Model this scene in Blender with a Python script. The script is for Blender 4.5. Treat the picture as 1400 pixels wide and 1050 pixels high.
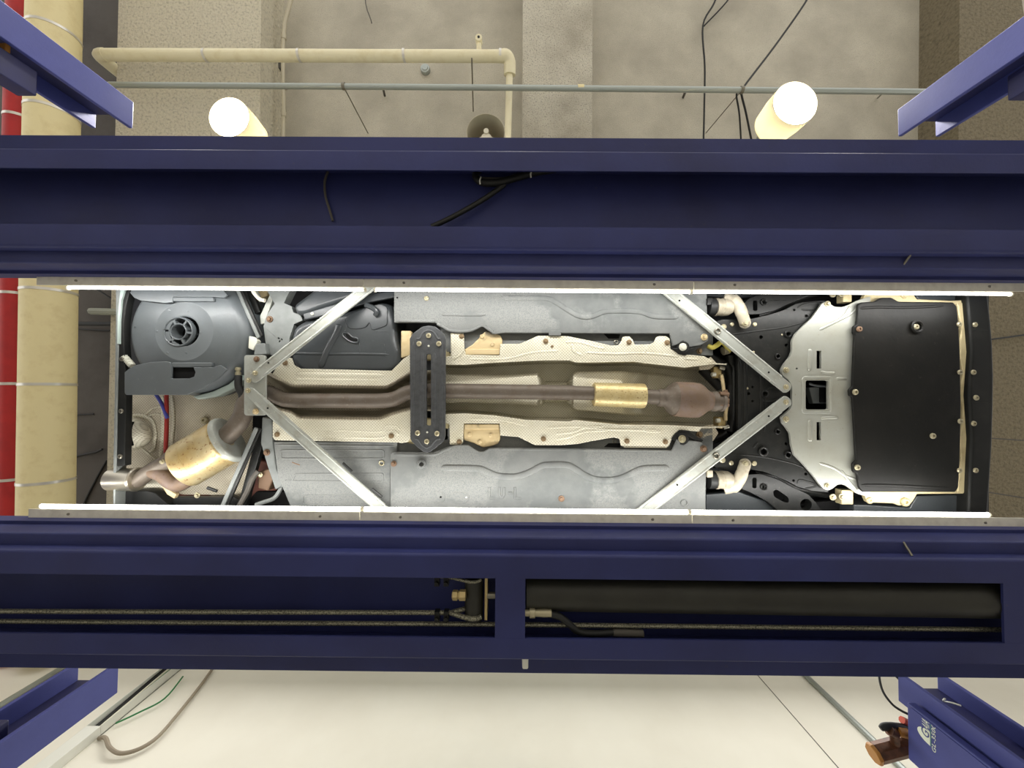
import bpy, bmesh, math, random
from mathutils import Vector, Matrix
from mathutils.geometry import tessellate_polygon
random.seed(4)
for o in list(bpy.data.objects): bpy.data.objects.remove(o)
SC = bpy.context.scene
COL = SC.collection
# ------------------------------------------------------------------ camera (lies on the floor, looks straight up)
F = 525.0                       # focal length in pixels of the 1400x1050 frame
CAMZ = 0.35
ROLL = math.radians(0.45)
Zc = Vector((2.0, 15.0, F)).normalized()          # world up, in camera axes (right, down, forward)
Xc = Vector((math.cos(ROLL), math.sin(ROLL), 0)); Xc = (Xc - Zc*Xc.dot(Zc)).normalized()
Yc = Zc.cross(Xc)
RR = Vector((Xc[0], Yc[0], Zc[0])); DD = Vector((Xc[1], Yc[1], Zc[1])); FF = Vector((Xc[2], Yc[2], Zc[2]))
cam = bpy.data.cameras.new('camera'); cam_o = bpy.data.objects.new('camera', cam); COL.objects.link(cam_o)
cam.sensor_fit = 'HORIZONTAL'; cam.sensor_width = 36; cam.lens = 36*F/1400; cam.clip_start = 0.02; cam.clip_end = 100
M = Matrix((RR, -DD, -FF)).transposed().to_4x4(); M.translation = (0, 0, CAMZ)
cam_o.matrix_world = M
SC.camera = cam_o
# ------------------------------------------------------------------ light and exposure
SC.view_settings.view_transform = 'Standard'; SC.view_settings.look = 'None'
SC.view_settings.gamma = 1; SC.view_settings.use_curve_mapping = False
SC.view_settings.exposure = 0.0
W = bpy.data.worlds.new('world'); SC.world = W; W.use_nodes = True
W.node_tree.nodes['Background'].inputs[0].default_value = (1.0, 0.98, 0.94, 1)
W.node_tree.nodes['Background'].inputs[1].default_value = 1.42
LED_POWER = 9.0
PENDANT_W = 110.0
LED_W = 3.7
def area_lamp(name, loc, size, power, col=(1, .96, .90)):
    l = bpy.data.lights.new(name, 'AREA'); l.shape = 'DISK'; l.size = size; l.energy = power; l.color = col
    o = bpy.data.objects.new(name, l); COL.objects.link(o); o.location = loc
    return o
# ------------------------------------------------------------------ helpers
def ray(px, py): return RR*(px-700) + DD*(py-525) + FF*F
C0 = Vector((0, 0, CAMZ))
def U(px, py, D): d = ray(px, py); return C0 + d*(D/d.z)          # point at height D above the camera
def Uy(px, py, Y): d = ray(px, py); return C0 + d*(Y/d.y)         # point on the plane y = Y
def Ux(px, py, X): d = ray(px, py); return C0 + d*(X/d.x)         # point on the plane x = X
def lin(c): return tuple(((v/255)/12.92 if v/255 <= .04045 else ((v/255+.055)/1.055)**2.4) for v in c)
def wloc(o):
    v = Vector((0, 0, 0))
    while o is not None: v += o.location; o = o.parent
    return v
def obj(name, verts, faces, mat, parent=None, smooth=0, bevel=0, seg=2, base=None):
    """one mesh object; verts in world coordinates; smooth = auto-smooth angle in degrees"""
    me = bpy.data.meshes.new(name)
    verts = [Vector(v) for v in verts]
    if parent is not None: off = wloc(parent)
    elif base is not None: off = Vector(base)
    else:
        n = len(verts); off = Vector((sum(v.x for v in verts)/n, sum(v.y for v in verts)/n, min(v.z for v in verts)))
    me.from_pydata([v-off for v in verts], [], faces); me.update()
    bm = bmesh.new(); bm.from_mesh(me); bmesh.ops.recalc_face_normals(bm, faces=bm.faces)
    if smooth:
        a = math.radians(smooth)
        for f in bm.faces: f.smooth = True
        for e in bm.edges:
            if len(e.link_faces) == 2 and e.calc_face_angle(0) > a: e.smooth = False
    bm.to_mesh(me); bm.free()
    o = bpy.data.objects.new(name, me); COL.objects.link(o)
    if parent is None: o.location = off
    else: o.parent = parent
    if mat is not None: me.materials.append(mat)
    if bevel:
        b = o.modifiers.new('bevel', 'BEVEL'); b.width = bevel; b.segments = seg; b.limit_method = 'ANGLE'; b.angle_limit = math.radians(35)
        b.harden_normals = False
        for p in me.polygons: p.use_smooth = True
        for e in me.edges: pass
        w = o.modifiers.new('weighted', 'WEIGHTED_NORMAL'); w.keep_sharp = False
    return o
def tag(o, label, cat, group=None, kind=None):
    if label: o['label'] = label
    if cat: o['category'] = cat
    if group: o['group'] = group
    if kind: o['kind'] = kind
    return o
def empty(name, loc, label, cat, group=None):
    o = bpy.data.objects.new(name, None); COL.objects.link(o); o.location = loc; o.empty_display_size = .1
    return tag(o, label, cat, group)
def struct(o): o['kind'] = 'structure'; return o
class MB:
    """collects shapes for one mesh"""
    def __init__(s): s.v = []; s.f = []
    def add(s, v, f):
        n = len(s.v); s.v += [Vector(x) for x in v]; s.f += [tuple(i+n for i in q) for q in f]; return s
    def box(s, a, b):
        x0, y0, z0 = a; x1, y1, z1 = b
        return s.add([(x0,y0,z0),(x1,y0,z0),(x1,y1,z0),(x0,y1,z0),(x0,y0,z1),(x1,y0,z1),(x1,y1,z1),(x0,y1,z1)],
                     [(0,1,2,3),(4,5,6,7),(0,1,5,4),(1,2,6,5),(2,3,7,6),(3,0,4,7)])
    def prism(s, pts, zt):
        """pts (world, one z) extruded upward to zt"""
        n = len(pts); v = [Vector(p) for p in pts] + [Vector((p[0], p[1], zt)) for p in pts]
        return s.add(v, [tuple(range(n)), tuple(range(n, 2*n))] + [(i, (i+1) % n, n+(i+1) % n, n+i) for i in range(n)])
    def tube(s, pts, r, seg=10, flat=1.0, caps=True):
        pts = [Vector(p) for p in pts]; n = len(pts)
        rs = r if isinstance(r, (list, tuple)) else [r]*n
        t0 = (pts[1]-pts[0]).normalized()
        u = Vector((0, 0, 1)); u = u - t0*u.dot(t0)
        if u.length < .05: u = Vector((0, 1, 0)); u = u - t0*u.dot(t0)
        u.normalize(); v = []; f = []
        for i, p in enumerate(pts):
            t = ((pts[min(i+1, n-1)]-p).normalized() + (p-pts[max(i-1, 0)]).normalized()).normalized()
            u = (u - t*u.dot(t)).normalized(); w = t.cross(u)
            for k in range(seg):
                a = 2*math.pi*k/seg
                v.append(p + u*(math.cos(a)*rs[i]*flat) + w*(math.sin(a)*rs[i]))
        for i in range(n-1):
            for k in range(seg):
                f.append((i*seg+k, i*seg+(k+1) % seg, (i+1)*seg+(k+1) % seg, (i+1)*seg+k))
        if caps: f += [tuple(range(seg)), tuple(range((n-1)*seg, n*seg))]
        return s.add(v, f)
    def revolve(s, p0, p1, prof, seg=28, squash=1.0, caps=True):
        """prof [(distance along the axis from p0, radius)]; squash scales the direction nearest to z"""
        p0 = Vector(p0); ax = (Vector(p1)-p0).normalized()
        u = Vector((0, 0, 1)); u = u - ax*u.dot(ax)
        if u.length < .05: u = Vector((0, 1, 0)); u = u - ax*u.dot(ax)
        u.normalize(); w = ax.cross(u); v = []; f = []; n = len(prof)
        for d, r in prof:
            for k in range(seg):
                a = 2*math.pi*k/seg
                v.append(p0 + ax*d + u*(math.cos(a)*r*squash) + w*(math.sin(a)*r))
        for i in range(n-1):
            for k in range(seg):
                f.append((i*seg+k, i*seg+(k+1) % seg, (i+1)*seg+(k+1) % seg, (i+1)*seg+k))
        if caps: f += [tuple(range(seg)), tuple(range((n-1)*seg, n*seg))]
        return s.add(v, f)
    def build(s, name, mat, parent=None, smooth=40, bevel=0, seg=2, base=None):
        return obj(name, s.v, s.f, mat, parent, smooth, bevel, seg, base)
def rnd(pts, r, n=4):
    """round the corners of a closed 2D polygon"""
    out = []; m = len(pts)
    for i in range(m):
        p = Vector(pts[i][:2]); a = Vector(pts[i-1][:2])-p; b = Vector(pts[(i+1) % m][:2])-p
        rr = min(r, a.length*.45, b.length*.45)
        A = p+a.normalized()*rr; B = p+b.normalized()*rr
        for k in range(n+1):
            t = k/n; q = A*(1-t)**2 + p*2*t*(1-t) + B*t*t; out.append((q.x, q.y))
    return out
def smooth_path(pts, n=6):
    """Catmull-Rom through points of any dimension"""
    pts = [Vector(p) for p in pts]; out = []
    for i in range(len(pts)-1):
        p0, p1, p2, p3 = pts[max(i-1, 0)], pts[i], pts[i+1], pts[min(i+2, len(pts)-1)]
        for k in range(n):
            t = k/n
            out.append(p1*1.0 + (p2-p0)*(.5*t) + (p0*2-p1*5+p2*4-p3)*(.5*t*t) + (p1*3-p0-p2*3+p3)*(.5*t**3))
    out.append(pts[-1]); return out
def plate(name, pts, D, th, mat, parent=None, bevel=0, seg=2, r=0, holes=(), smooth=30, base=None):
    """sheet with the given outline (photo pixels seen at height D), th thick upwards; real round/polygon holes"""
    if r: pts = rnd(pts, r)
    if not holes:
        m = MB().prism([U(x, y, D) for x, y in pts], CAMZ+D+th)
        return m.build(name, mat, parent, smooth, bevel, seg, base)
    loops = [[U(x, y, D) for x, y in pts]] + [[U(x, y, D) for x, y in h] for h in holes]
    tris = tessellate_polygon([[Vector((p.x, p.y, 0)) for p in l] for l in loops])
    flat = [p for l in loops for p in l]; n = len(flat)
    v = flat + [Vector((p.x, p.y, CAMZ+D+th)) for p in flat]
    f = [tuple(t) for t in tris] + [tuple(i+n for i in t) for t in tris]
    k = 0
    for l in loops:
        m = len(l)
        for i in range(m): a, b = k+i, k+(i+1) % m; f.append((a, b, b+n, a+n))
        k += m
    return obj(name, v, f, mat, parent, smooth, bevel, seg, base)
def circ(px, py, r, n=14): return [(px+r*math.cos(2*math.pi*k/n), py+r*math.sin(2*math.pi*k/n)) for k in range(n)]
def rect(x0, y0, x1, y1): return [(x0, y0), (x1, y0), (x1, y1), (x0, y1)]
def bead(name, pts, D, wpx, mat, parent, flat=.45, sm=5, seg=10):
    """pressed bead: a low half-sunk ridge along a path"""
    if sm: pts = smooth_path([Vector((x, y)) for x, y in pts], sm)
    P = [U(x, y, D) for x, y in pts]; r = wpx/2/F*D
    rs = [r]*len(P); rs[0] = rs[-1] = r*.35
    return MB().tube(P, rs, seg, flat).build(name, mat, parent, 60)
def interp(x, tab):
    if x <= tab[0][0]: return tab[0][1]
    for (a, b), (c, d) in zip(tab, tab[1:]):
        if x <= c: return b + (d-b)*(x-a)/(c-a)
    return tab[-1][1]
def loft(name, rows, mat, parent, th=.003, smooth=50):
    n = len(rows[0]); v = [p for r in rows for p in r]
    f = [(i*n+k, i*n+k+1, (i+1)*n+k+1, (i+1)*n+k) for i in range(len(rows)-1) for k in range(n-1)]
    o = obj(name, v, f, mat, parent, smooth)
    if th:
        s = o.modifiers.new('solid', 'SOLIDIFY'); s.thickness = th; s.offset = 0
    return o
_bolt = {}
def bolt(px, py, D, rpx, mat, parent, name='bolt', kind='hex'):
    r = round(rpx/F*D, 4); key = (r, mat.name, kind)
    if key not in _bolt:
        m = MB(); up, dn = Vector((0, 0, 0)), Vector((0, 0, -1))
        if kind == 'hex':
            m.revolve(up, dn, [(0, r), (r*.25, r), (r*.32, r*.9)], 18)
            m.revolve(up, dn, [(r*.3, r*.62), (r*.8, r*.62), (r*.9, r*.5)], 6)
        elif kind == 'torx':
            m.revolve(up, dn, [(0, r), (r*.3, r*.95), (r*.5, r*.7), (r*.5, r*.32), (r*.15, r*.3)], 18)
        elif kind == 'ring':
            m.revolve(up, dn, [(-.004, r*.6), (r*.3, r*.62), (r*.4, r*.8), (r*.3, r), (-.004, r)], 20, caps=False)
        else:
            m.revolve(up, dn, [(0, r), (r*.35, r*.93), (r*.55, r*.6)], 18)
        me = bpy.data.meshes.new(name); me.from_pydata(m.v, [], m.f); bm = bmesh.new(); bm.from_mesh(me)
        bmesh.ops.recalc_face_normals(bm, faces=bm.faces)
        for f in bm.faces: f.smooth = False
        bm.to_mesh(me); bm.free(); me.materials.append(mat); _bolt[key] = me
    o = bpy.data.objects.new(name, _bolt[key]); COL.objects.link(o); o.parent = parent
    o.location = U(px, py, D) - wloc(parent); return o
# ------------------------------------------------------------------ materials
def mat(name, col, rough=.5, metal=0, var=None, bump=None, emit=None, foil=False, spots=None, coat=0, spec=.5):
    """var=(scale, colour2, low, high); bump=(scale, strength, detail); spots=(scale, colour, threshold)"""
    m = bpy.data.materials.new(name); m.use_nodes = True; nt = m.node_tree; N = nt.nodes; L = nt.links
    b = N['Principled BSDF']; c = lin(col) + (1,)
    b.inputs['Base Color'].default_value = c; b.inputs['Roughness'].default_value = rough; b.inputs['Metallic'].default_value = metal
    b.inputs['Specular IOR Level'].default_value = spec
    if coat: b.inputs['Coat Weight'].default_value = coat; b.inputs['Coat Roughness'].default_value = .2
    tc = N.new('ShaderNodeTexCoord'); out = None
    def noise(scale, detail=5, rough_=.6):
        n = N.new('ShaderNodeTexNoise'); n.inputs['Scale'].default_value = scale; n.inputs['Detail'].default_value = detail
        n.inputs['Roughness'].default_value = rough_; L.new(tc.outputs['Object'], n.inputs['Vector']); return n
    def ramp(src, lo, hi):
        r = N.new('ShaderNodeMapRange'); r.inputs[1].default_value = lo; r.inputs[2].default_value = hi; L.new(src, r.inputs[0]); return r.outputs[0]
    def mix(fac, a, c2):
        x = N.new('ShaderNodeMix'); x.data_type = 'RGBA'; L.new(fac, x.inputs[0])
        if isinstance(a, tuple): x.inputs[6].default_value = a
        else: L.new(a, x.inputs[6])
        x.inputs[7].default_value = lin(c2)+(1,); return x.outputs[2]
    if var:
        for (s, c2, lo, hi) in (var if isinstance(var, list) else [var]):
            out = mix(ramp(noise(s).outputs['Fac'], lo, hi), out or c, c2)
    if spots:
        out = mix(ramp(noise(spots[0], 3).outputs['Fac'], spots[2], spots[2]+.06), out or c, spots[1])
    h = None
    if foil:
        mp = N.new('ShaderNodeMapping'); mp.inputs['Rotation'].default_value = (0, 0, .785); L.new(tc.outputs['Object'], mp.inputs[0])
        v = N.new('ShaderNodeTexVoronoi'); v.voronoi_dimensions = '2D'; v.inputs['Scale'].default_value = 105; v.inputs['Randomness'].default_value = 0
        L.new(mp.outputs[0], v.inputs['Vector']); h = v.outputs['Distance']
        out = mix(ramp(h, .38, .66), out or c, foil)
    if out is not None: L.new(out, b.inputs['Base Color'])
    if bump:
        h2 = noise(bump[0], bump[2] if len(bump) > 2 else 6, .65).outputs['Fac']; h = h2 if h is None else h
        bp = N.new('ShaderNodeBump'); bp.inputs['Strength'].default_value = bump[1]; bp.inputs['Distance'].default_value = bump[3] if len(bump) > 3 else .01
        L.new(h, bp.inputs['Height']); L.new(bp.outputs[0], b.inputs['Normal'])
    if emit:
        b.inputs['Emission Color'].default_value = lin(emit[0])+(1,); b.inputs['Emission Strength'].default_value = emit[1]
    return m
blue = mat('blue_paint', (48, 54, 104), .5, 0, [(2.2, (40, 43, 82), .4, .8), (38, (70, 66, 80), .66, .85)], (60, .06), spec=.3)
blue_lit = mat('blue_paint_lit', (74, 80, 146), .5, 0, [(2.2, (62, 66, 124), .4, .8)], (60, .06), spec=.35)  # lift blue again, lightened to paint in the lamplight on posts and box
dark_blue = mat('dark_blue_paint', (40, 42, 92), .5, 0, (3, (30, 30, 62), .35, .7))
alu = mat('aluminium', (238, 234, 218), .55, .1, (14, (206, 200, 184), .45, .8))
def glass_shade():
    m = bpy.data.materials.new('opal_shade'); m.use_nodes = True; nt = m.node_tree; nt.nodes.clear()
    o = nt.nodes.new('ShaderNodeOutputMaterial'); x = nt.nodes.new('ShaderNodeMixShader'); x.inputs[0].default_value = .22
    d = nt.nodes.new('ShaderNodeBsdfDiffuse'); t = nt.nodes.new('ShaderNodeBsdfTranslucent')
    for q in (d, t): q.inputs[0].default_value = lin((240, 234, 214))+(1,)
    nt.links.new(d.outputs[0], x.inputs[1]); nt.links.new(t.outputs[0], x.inputs[2]); nt.links.new(x.outputs[0], o.inputs[0]); return m
opal = glass_shade()
led = mat('led_light', (255, 255, 255), .4, 0, emit=((255, 252, 246), LED_POWER))
lamp_on = mat('lit_lamp', (255, 255, 255), .4, 0, emit=((255, 250, 235), 30))
lamp_white = mat('white_shade', (232, 226, 208), .45)
lamp_dull = mat('dull_lamp_shade', (186, 178, 156), .5)
spray = mat('sprayed_ceiling', (206, 200, 184), .9, 0, [(75, (120, 116, 106), .55, .66), (1.3, (160, 152, 136), .4, .7)], (60, .9, 6, .02))
stipple = mat('stippled_plaster', (196, 190, 174), .9, 0, [(130, (120, 114, 104), .57, .66), (1.5, (166, 160, 146), .35, .7)], (110, .6, 4, .01))
rough_spray = mat('rough_sprayed_beam', (226, 218, 196), .95, 0, (40, (176, 168, 148), .5, .75), (34, 1.0, 6, .04))
brown_spray = mat('brown_sprayed_beam', (128, 118, 96), .95, 0, (36, (92, 84, 66), .45, .75), (26, .9, 6, .03))
deck_grey = mat('dark_grey_deck', (92, 88, 84), .85, 0, (2, (74, 70, 66), .4, .7), (80, .15))
wall_m = mat('cream_wall_paint', (234, 230, 216), .8, 0, (1.1, (226, 221, 206), .4, .7))
floor_m = mat('grey_concrete', (172, 169, 162), .6, 0, (3, (150, 148, 142), .4, .7))
red_m = mat('red_pipe_wrap', (178, 30, 32), .55, 0, (7, (150, 22, 26), .4, .8), (30, .1))
cream_m = mat('cream_pipe_wrap', (228, 214, 166), .6, 0, (9, (214, 196, 146), .5, .8), (25, .12))
pale_m = mat('pale_cream_pipe', (232, 224, 192), .55, 0, (9, (218, 206, 168), .5, .8))
band_m = mat('metal_band', (216, 212, 204), .3, .7)
galv = mat('galvanised_conduit', (164, 170, 166), .4, .6)
pvc = mat('grey_green_conduit', (160, 164, 150), .55)
black_rub = mat('black_rubber', (22, 23, 22), .6)
grey_cable = mat('grey_cable', (84, 80, 74), .7)
rope_m = mat('wire_rope', (150, 148, 130), .45, .6, (240, (60, 58, 50), .45, .6))
brass = mat('brass', (184, 164, 116), .4, .5)
cyl_m = mat('dark_cylinder', (46, 46, 40), .5, .2, (6, (36, 35, 30), .4, .7))
steel = mat('dull_steel', (128, 124, 112), .4, .8)
white_pl = mat('white_plastic', (222, 222, 212), .45)
orange_pl = mat('amber_block', (178, 122, 52), .45)
brown_metal = mat('brown_metal', (104, 66, 44), .45, .3, (30, (70, 46, 34), .4, .7))
red_pl = mat('orange_red_plastic', (206, 70, 30), .5)
logo_w = mat('logo_white', (226, 232, 214), .6)
logo_g = mat('logo_green', (70, 120, 120), .6)
loop_m = mat('taupe_cable', (150, 138, 120), .6)
green_c = mat('green_cable', (40, 120, 66), .6)
# car
tray = mat('grey_fibre_tray', (122, 124, 121), .85, 0, [(240, (104, 106, 105), .45, .62), (2.6, (94, 97, 96), .52, .57), (5, (112, 114, 112), .45, .7)], (200, .12))
pan_dark = mat('dark_floor_paint', (52, 54, 56), .6, 0, (10, (38, 40, 42), .4, .7))
body_black = mat('engine_bay_black', (18, 18, 18), .7, spec=.15)
plastic = mat('black_plastic', (56, 60, 62), .34, 0, [(5, (66, 70, 73), .4, .75), (60, (76, 79, 80), .62, .8)], (90, .05))
tub_m = mat('dark_grey_plastic', (86, 91, 93), .4, 0, [(4, (96, 102, 106), .45, .75), (70, (112, 115, 116), .66, .8)], (70, .05))
tray_black = mat('black_undertray', (17, 17, 15), .5, 0, [(6, (28, 27, 24), .45, .8), (40, (48, 46, 40), .64, .8)], (30, .08), spec=.22)
bumper_m = mat('black_bumper', (26, 27, 26), .5, 0, (9, (42, 42, 40), .5, .8), spec=.25)
foil = mat('embossed_aluminium_foil', (222, 218, 200), .5, .2, (8, (206, 199, 174), .45, .8), (3, .45, 2, .004), foil=(160, 152, 126))
foil_dark = mat('darker_embossed_foil', (204, 196, 176), .55, .15, (8, (176, 167, 146), .45, .8), (3, .45, 2, .004), foil=(136, 127, 108))  # same embossed foil in a darker tone
galv_s = mat('galvanised_steel', (160, 163, 156), .5, .25, [(16, (140, 138, 126), .5, .75), (90, (206, 204, 188), .62, .75)], (60, .08))
silver = mat('silver_painted_tray', (166, 168, 160), .35, .35, [(6, (156, 156, 144), .4, .7), (70, (120, 110, 88), .66, .78)], (12, .05))
cream_steel = mat('cream_primed_steel', (206, 192, 150), .5, .2, (12, (176, 160, 120), .5, .75))
tan_steel = mat('tan_primed_steel', (204, 184, 142), .5, .1, [(14, (180, 158, 116), .5, .75), (11, (92, 88, 80), .56, .7)])
rust_pipe = mat('heat_tinted_pipe', (102, 93, 83), .55, .3, [(18, (90, 78, 66), .45, .7), (120, (136, 126, 114), .6, .75)], (90, .1))
rust_cat = mat('rusted_casing', (110, 91, 74), .7, .15, [(22, (112, 96, 88), .45, .7), (140, (90, 58, 42), .6, .7)], (120, .12))
gold = mat('gold_tinted_steel', (206, 190, 142), .4, .5, [(120, (130, 98, 56), .58, .66), (20, (190, 168, 116), .45, .7)], (60, .05))
muff = mat('spotted_steel_can', (192, 178, 140), .4, .6, [(6, (178, 152, 98), .45, .7), (70, (140, 104, 64), .58, .66)], (40, .05))
chrome = mat('polished_steel', (190, 184, 170), .32, .95)
black_steel = mat('black_painted_steel', (27, 28, 27), .38, .1, [(30, (36, 36, 34), .45, .7), (90, (62, 60, 54), .64, .72)], (60, .06), spec=.3)
cross_m = mat('dark_grey_brace', (72, 74, 76), .5, .1, [(60, (60, 62, 64), .45, .65), (170, (110, 112, 112), .7, .76)])
cast = mat('cast_aluminium', (168, 160, 142), .55, .2, (20, (138, 130, 112), .45, .7), (70, .1))
bolt_m = mat('zinc_bolt', (176, 168, 140), .4, .6)
rust_bolt = mat('rusty_bolt', (116, 92, 72), .6, .3)
brown_bolt = mat('brown_bolt', (132, 112, 84), .6, .3)
white_bolt = mat('white_plug', (206, 206, 192), .5)
grey_plate = mat('grey_painted_plate', (128, 132, 130), .5, .1, (10, (106, 110, 108), .4, .7))
rust_red = mat('red_oxide_steel', (112, 66, 52), .7, 0, (16, (88, 46, 36), .4, .7))
red_wire = mat('red_cable', (140, 30, 24), .5); blue_wire = mat('blue_cable', (62, 66, 150), .5); yellow_hose = mat('yellow_hose', (196, 184, 84), .5)
teal_paint = mat('pale_grey_paint', (170, 184, 178), .4)
# ------------------------------------------------------------------ the setting
CEIL = 4.30
FL = struct(MB().box((-9, -7, -.1), (9, 2.62, 0)).build('floor', floor_m, smooth=0))
struct(MB().box((-9, -7, CAMZ+CEIL), (9, 2.62, CAMZ+CEIL+.2)).build('ceiling', stipple, smooth=0))
WALLY = 2.40
wall = struct(MB().box((-9, WALLY, 0), (9, WALLY+.15, CAMZ+CEIL)).build('wall_front', wall_m, smooth=0))
def ceiling_beam(name, x0t, x0b, x1t, x1b, D, m):
    """downstand beam across the bay: photo x of its two edges at y=0 and y=700"""
    a, b, c, d = U(x0t, 0, D), U(x1t, 0, D), U(x1b, 700, D), U(x0b, 700, D)
    def ext(p, q, Y): t = (Y-p.y)/(q.y-p.y); return p + (q-p)*t
    return struct(MB().prism([ext(a, d, -6.9), ext(b, c, -6.9), ext(b, c, WALLY), ext(a, d, WALLY)], CAMZ+CEIL).build(name, m, smooth=0))
ceiling_beam('trim_1', 162, 145, 357, 350, 3.90, rough_spray)
ceiling_beam('trim_2', 715, 712, 810, 808, 3.90, spray)
ceiling_beam('trim_3', 1312, 1306, 1397, 1500, 3.90, brown_spray)
a = U(-400, 0, 4.2); b = U(160, 0, 4.2)
struct(MB().box((a.x, -6.9, CAMZ+4.2), (b.x+.12, WALLY, CAMZ+4.29)).build('trim_4', deck_grey, smooth=0))
# panel seam groove cover on the wall
sA, sB = Uy(1033, 920, WALLY), Uy(1140, 1045, WALLY)
struct(MB().box((sA.x-.003, WALLY-.002, .0), (sA.x+.003, WALLY+.01, CAMZ+CEIL)).build('trim_5', grey_cable, smooth=0))
# seams of the dark deck
# ------------------------------------------------------------------ room services
def pipe(name, pts, r, m, label, cat, bands=(), band_w=.03, group=None, seg=24, sm=0):
    P = [U(*p) for p in pts]
    if sm: P = smooth_path(P, sm)
    o = MB().tube(P, r, seg).build(name, m); tag(o, label, cat, group)
    for t in bands:
        i = min(range(len(P)-1), key=lambda k: 0 if P[k].y <= t <= P[k+1].y or P[k].x <= t <= P[k+1].x else 1)
        p, q = P[i], P[i+1]; d = (q-p); k = ((t-p.y)/d.y if abs(d.y) > abs(d.x) else (t-p.x)/d.x); c = p + d*k; d = d.normalized()
        MB().tube([c-d*band_w/2, c+d*band_w/2], r+.004, seg).build('metal_band', band_m, o)
    return o
PD = 3.45
def py2y(px, py): return U(px, py, PD).y
p0, p1 = (32.5, -500, PD), (18, 1000, PD)
o = pipe('red_pipe', [(37, -300, PD), (32, 0, PD), (25, 300, PD), (19, 700, PD), (16, 898, PD)], .105, red_m,
     'fat red pipe under the ceiling along the left edge, beside the cream pipe', 'pipe',
     [py2y(30, 164), py2y(22, 403), py2y(20, 525), py2y(18, 654)], .024)
pipe('cream_pipe', [(80, -300, PD), (75, 0, PD), (69, 300, PD), (63.5, 700, PD), (60.5, 890, PD)], .176, cream_m,
     'fattest cream pipe under the ceiling, right beside the red pipe', 'pipe',
     [py2y(80, 48), py2y(71, 157), py2y(68, 400), py2y(66, 526), py2y(64, 657)], .024)
HP = 3.76
q = empty('ceiling_pipe', U(420, 75, HP), 'thin cream pipe with silver bands crossing below the ceiling, elbow at each end', 'pipe')
rr = .054
MB().tube([U(141, 75, HP), U(300, 75.5, HP), U(500, 76.5, HP), U(690, 77, HP)], rr, 20).build('pipe_run', pale_m, q)
e0 = U(141, 75, HP)
MB().tube(smooth_path([e0+Vector((.03, 0, 0)), e0+Vector((-.03, 0, .01)), e0+Vector((-.055, .0, .06)), e0+Vector((-.055, 0, .44))], 5), rr*1.08, 18).build('elbow', pale_m, q)
e1 = U(690, 77, HP)
MB().tube(smooth_path([e1-Vector((.03, 0, 0)), e1+Vector((.02, 0, 0)), e1+Vector((.05, .04, .03)), e1+Vector((.05, .14, .06))], 5), rr*1.1, 18).build('elbow', pale_m, q)
MB().tube([e1+Vector((.05, .12, .06)), Vector((e1.x+.03, e1.y+1.15, e1.z+.06))], .034, 16).build('branch_pipe', pale_m, q)
for x in (282, 410, 553, 684):
    c = U(x, 76, HP); MB().tube([c-Vector((.012, 0, 0)), c+Vector((.012, 0, 0))], rr+.005, 20).build('metal_band', band_m, q)
c = U(655, 72, HP); d = U(655, 57, HP)
MB().tube([c, d+Vector((0, 0, -.01))], [.028, .024], 14).build('valve_body', pale_m, q)
MB().tube([d+Vector((0, 0, .02)), d+Vector((0, 0, -.05))], .034, 16).build('valve_cap', pale_m, q)
MB().tube([d+Vector((0, 0, -.05)), d+Vector((0, 0, -.056))], .012, 12).build('valve_hole', black_rub, q)
cr = pipe('conduit', [(150, 116, 3.70), (700, 120, 3.70), (1300, 126, 3.70)], .026, galv, 'straight grey steel conduit crossing below the ceiling between the lamps', 'conduit', seg=14)
for x in (470, 1014):
    c = U(x, 118 if x < 700 else 123, 3.70); MB().tube([c-Vector((.015, 0, 0)), c+Vector((.015, 0, 0))], .033, 14).build('clip', steel, cr)
c = U(794, 120, 3.7); MB().tube([c-Vector((.03, 0, 0)), c+Vector((.03, 0, 0))], .029, 14).build('tape', cream_m, cr)
P = smooth_path([U(405, -20, 4.1), U(395, 10, 4.1), U(388, 45, 4.1), U(387, 110, 4.1), U(388, 150, 4.1), U(385, 260, 4.1)], 6)
fl = tag(MB().tube(P, .020, 12).build('flexible_conduit', lamp_dull), 'pale bent conduit with couplings running down beside the left lit lamp', 'conduit')
for y in (50, 118, 156):
    c = U(388, y, 4.1); MB().tube([c-Vector((0, .03, 0)), c+Vector((0, .03, 0))], .026, 12).build('coupling', lamp_dull, fl)
c = U(377, 88, 4.2); tag(MB().box(c+Vector((-.05, -.04, 0)), c+Vector((.05, .04, CEIL-4.2))).build('junction_box', grey_cable, bevel=.008), 'small dark box on the ceiling under the thin cream pipe', 'box')
c = U(581, 93, 4.26)
sd = tag(MB().revolve(c+Vector((0, 0, .04)), c, [(0, .054), (.035, .054), (.042, .05), (.045, .034), (.052, .03)], 20).build('smoke_detector', galv), 'round grey ceiling sensor below the thin cream pipe', 'sensor')
def wire(name, pts, r, m, label, cat='cable', group=None, sm=5, U_=U):
    P = [p if isinstance(p, Vector) else U_(*p) for p in pts]
    if sm: P = smooth_path(P, sm)
    return tag(MB().tube(P, r, 8).build(name, m), label, cat, group)
wire('hanger_wire', [(498, -30, 4.29), (500, 5, 4.2), (507, 27, 4.1), (508, 32, 4.1)], .006, grey_cable, 'short dark wire hanging at the top edge, left of the middle', sm=3)
wire('hanger_rod', [(470, 119, 3.72), (503, 182, 4.29)], .006, steel, 'thin rod slanting from the grey conduit up to the ceiling', 'rod', sm=0)
wire('hanger_rod', [(645, 80, 3.42), (647, 152, 4.29)], .007, steel, 'thin upright rod holding the thin cream pipe near its valve', 'rod', sm=0)
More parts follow.
